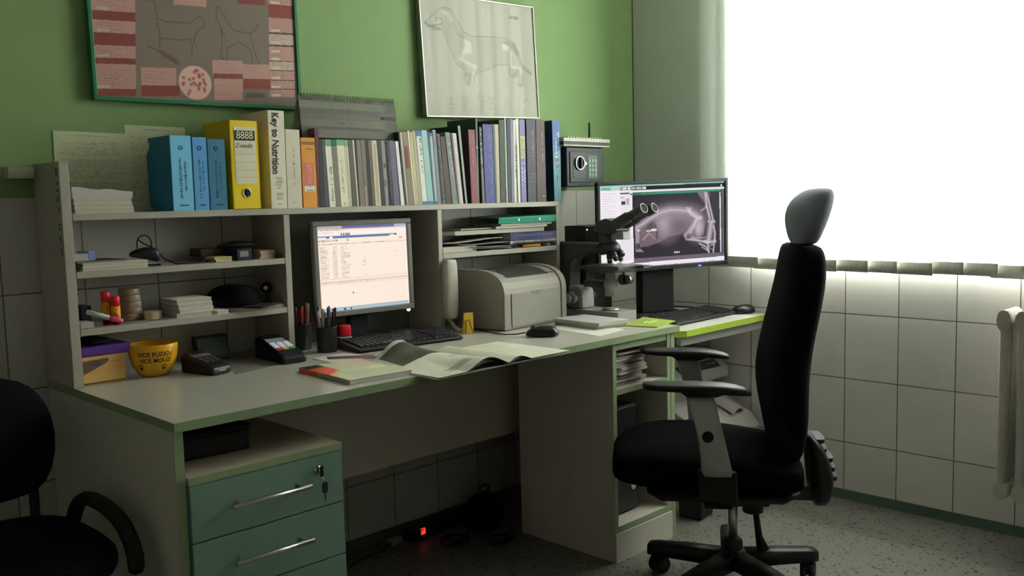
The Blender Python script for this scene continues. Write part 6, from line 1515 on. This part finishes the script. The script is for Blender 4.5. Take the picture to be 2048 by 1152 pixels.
b = MB(); b.tube([(.03, 0, .01), (.07, .004, .006), (.13, -.005, .004), (.17, -.002, .004)], .003, 8); b.tube([(-.03, 0, .01), (-.08, -.01, .004), (-.16, .01, .004), (-.24, .0, .004)], .003, 8); b.obj('cord', mat('dark cord', (.03, .03, .03), .6), pgd_)
for i, (x, y, r_, lab) in enumerate(((-1.33, -.21, .055, 'small coil of black cable on the floor near the power strip'), (-1.22, -.33, .045, 'black cable coil on the floor against the open cabinet'))):
    b = MB(); pts = []
    for k in range(90):
        a = k/89*6*PI; q = r_*(.75+.25*math.sin(a*.37+i)); pts.append((q*math.cos(a), q*math.sin(a), .006+.018*k/89+.004*math.sin(a*1.7)))
    b.tube(pts, .0035, 6); single(b, 'cable', M_blackm, lab, 'cable', (x, y, 0))
bg_ = thing('bag', 'black soft bag standing in the dark beside the open cabinet under the desk', 'bag', (-1.205, -.215+.06, 0), R(4))
bpos = (-1.15, -.10)
bg_.location = (-1.175, -.195, 0)
b = MB(); b.rings([sring(0, 0, z, a_, b2, 22, 3) for z, a_, b2 in ((0, .06, .05), (.02, .075, .06), (.07, .075, .06), (.12, .055, .045), (.14, .03, .02))]); b.obj('body', M_fab, bg_, subsurf=1)
b = MB(); b.tube([(-.025, 0, .135), (-.022, -.005, .16), (0, -.006, .168), (.022, -.005, .16), (.025, 0, .135)], .005, 8); b.obj('handle', M_blackm, bg_)
# box in the niche above the drawers
nx = thing('storage_box', 'flat black box lying in the niche above the green drawers', 'box', (-2.425, -.545, .6268), R(-3))
b = MB(); b.box(-.100, -.09, 0, .098, .10, .048); b.obj('body', M_black, nx, bevel=.004)
b = MB(); b.box(-.102, -.092, .048, .100, .102, .062); b.obj('lid', M_blackm, nx, bevel=.004)
# ================================================================== CAMERA, LIGHT, WORLD
cd = bpy.data.cameras.new('camera'); co = bpy.data.objects.new('camera', cd); C.objects.link(co)
cd.sensor_width = 36; cd.lens = 36*FPX/2048; cd.clip_start = .02
m3 = Matrix((_rt, _up, -_fw)).transposed(); co.matrix_world = Matrix.Translation(CAM) @ m3.to_4x4()
bpy.context.scene.camera = co
sc = bpy.context.scene
wd = bpy.data.worlds.new('overcast sky'); sc.world = wd; wd.use_nodes = True
bg = wd.node_tree.nodes['Background']; bg.inputs[0].default_value = (1.0, .98, .95, 1); bg.inputs[1].default_value = 2.0
la = bpy.data.lights.new('daylight', 'AREA'); la.shape = 'RECTANGLE'; la.size = 1.7; la.size_y = 1.6; la.energy = 325; la.color = (1.0, .975, .945)
lo = bpy.data.objects.new('daylight', la); C.objects.link(lo); lo.location = (.55, (WY0+WY1)/2, 1.80); lo.rotation_euler = (0, R(90), 0)
sc.view_settings.view_transform = 'Standard'; sc.view_settings.look = 'None'; sc.view_settings.exposure = 0.0; sc.view_settings.gamma = 1.0
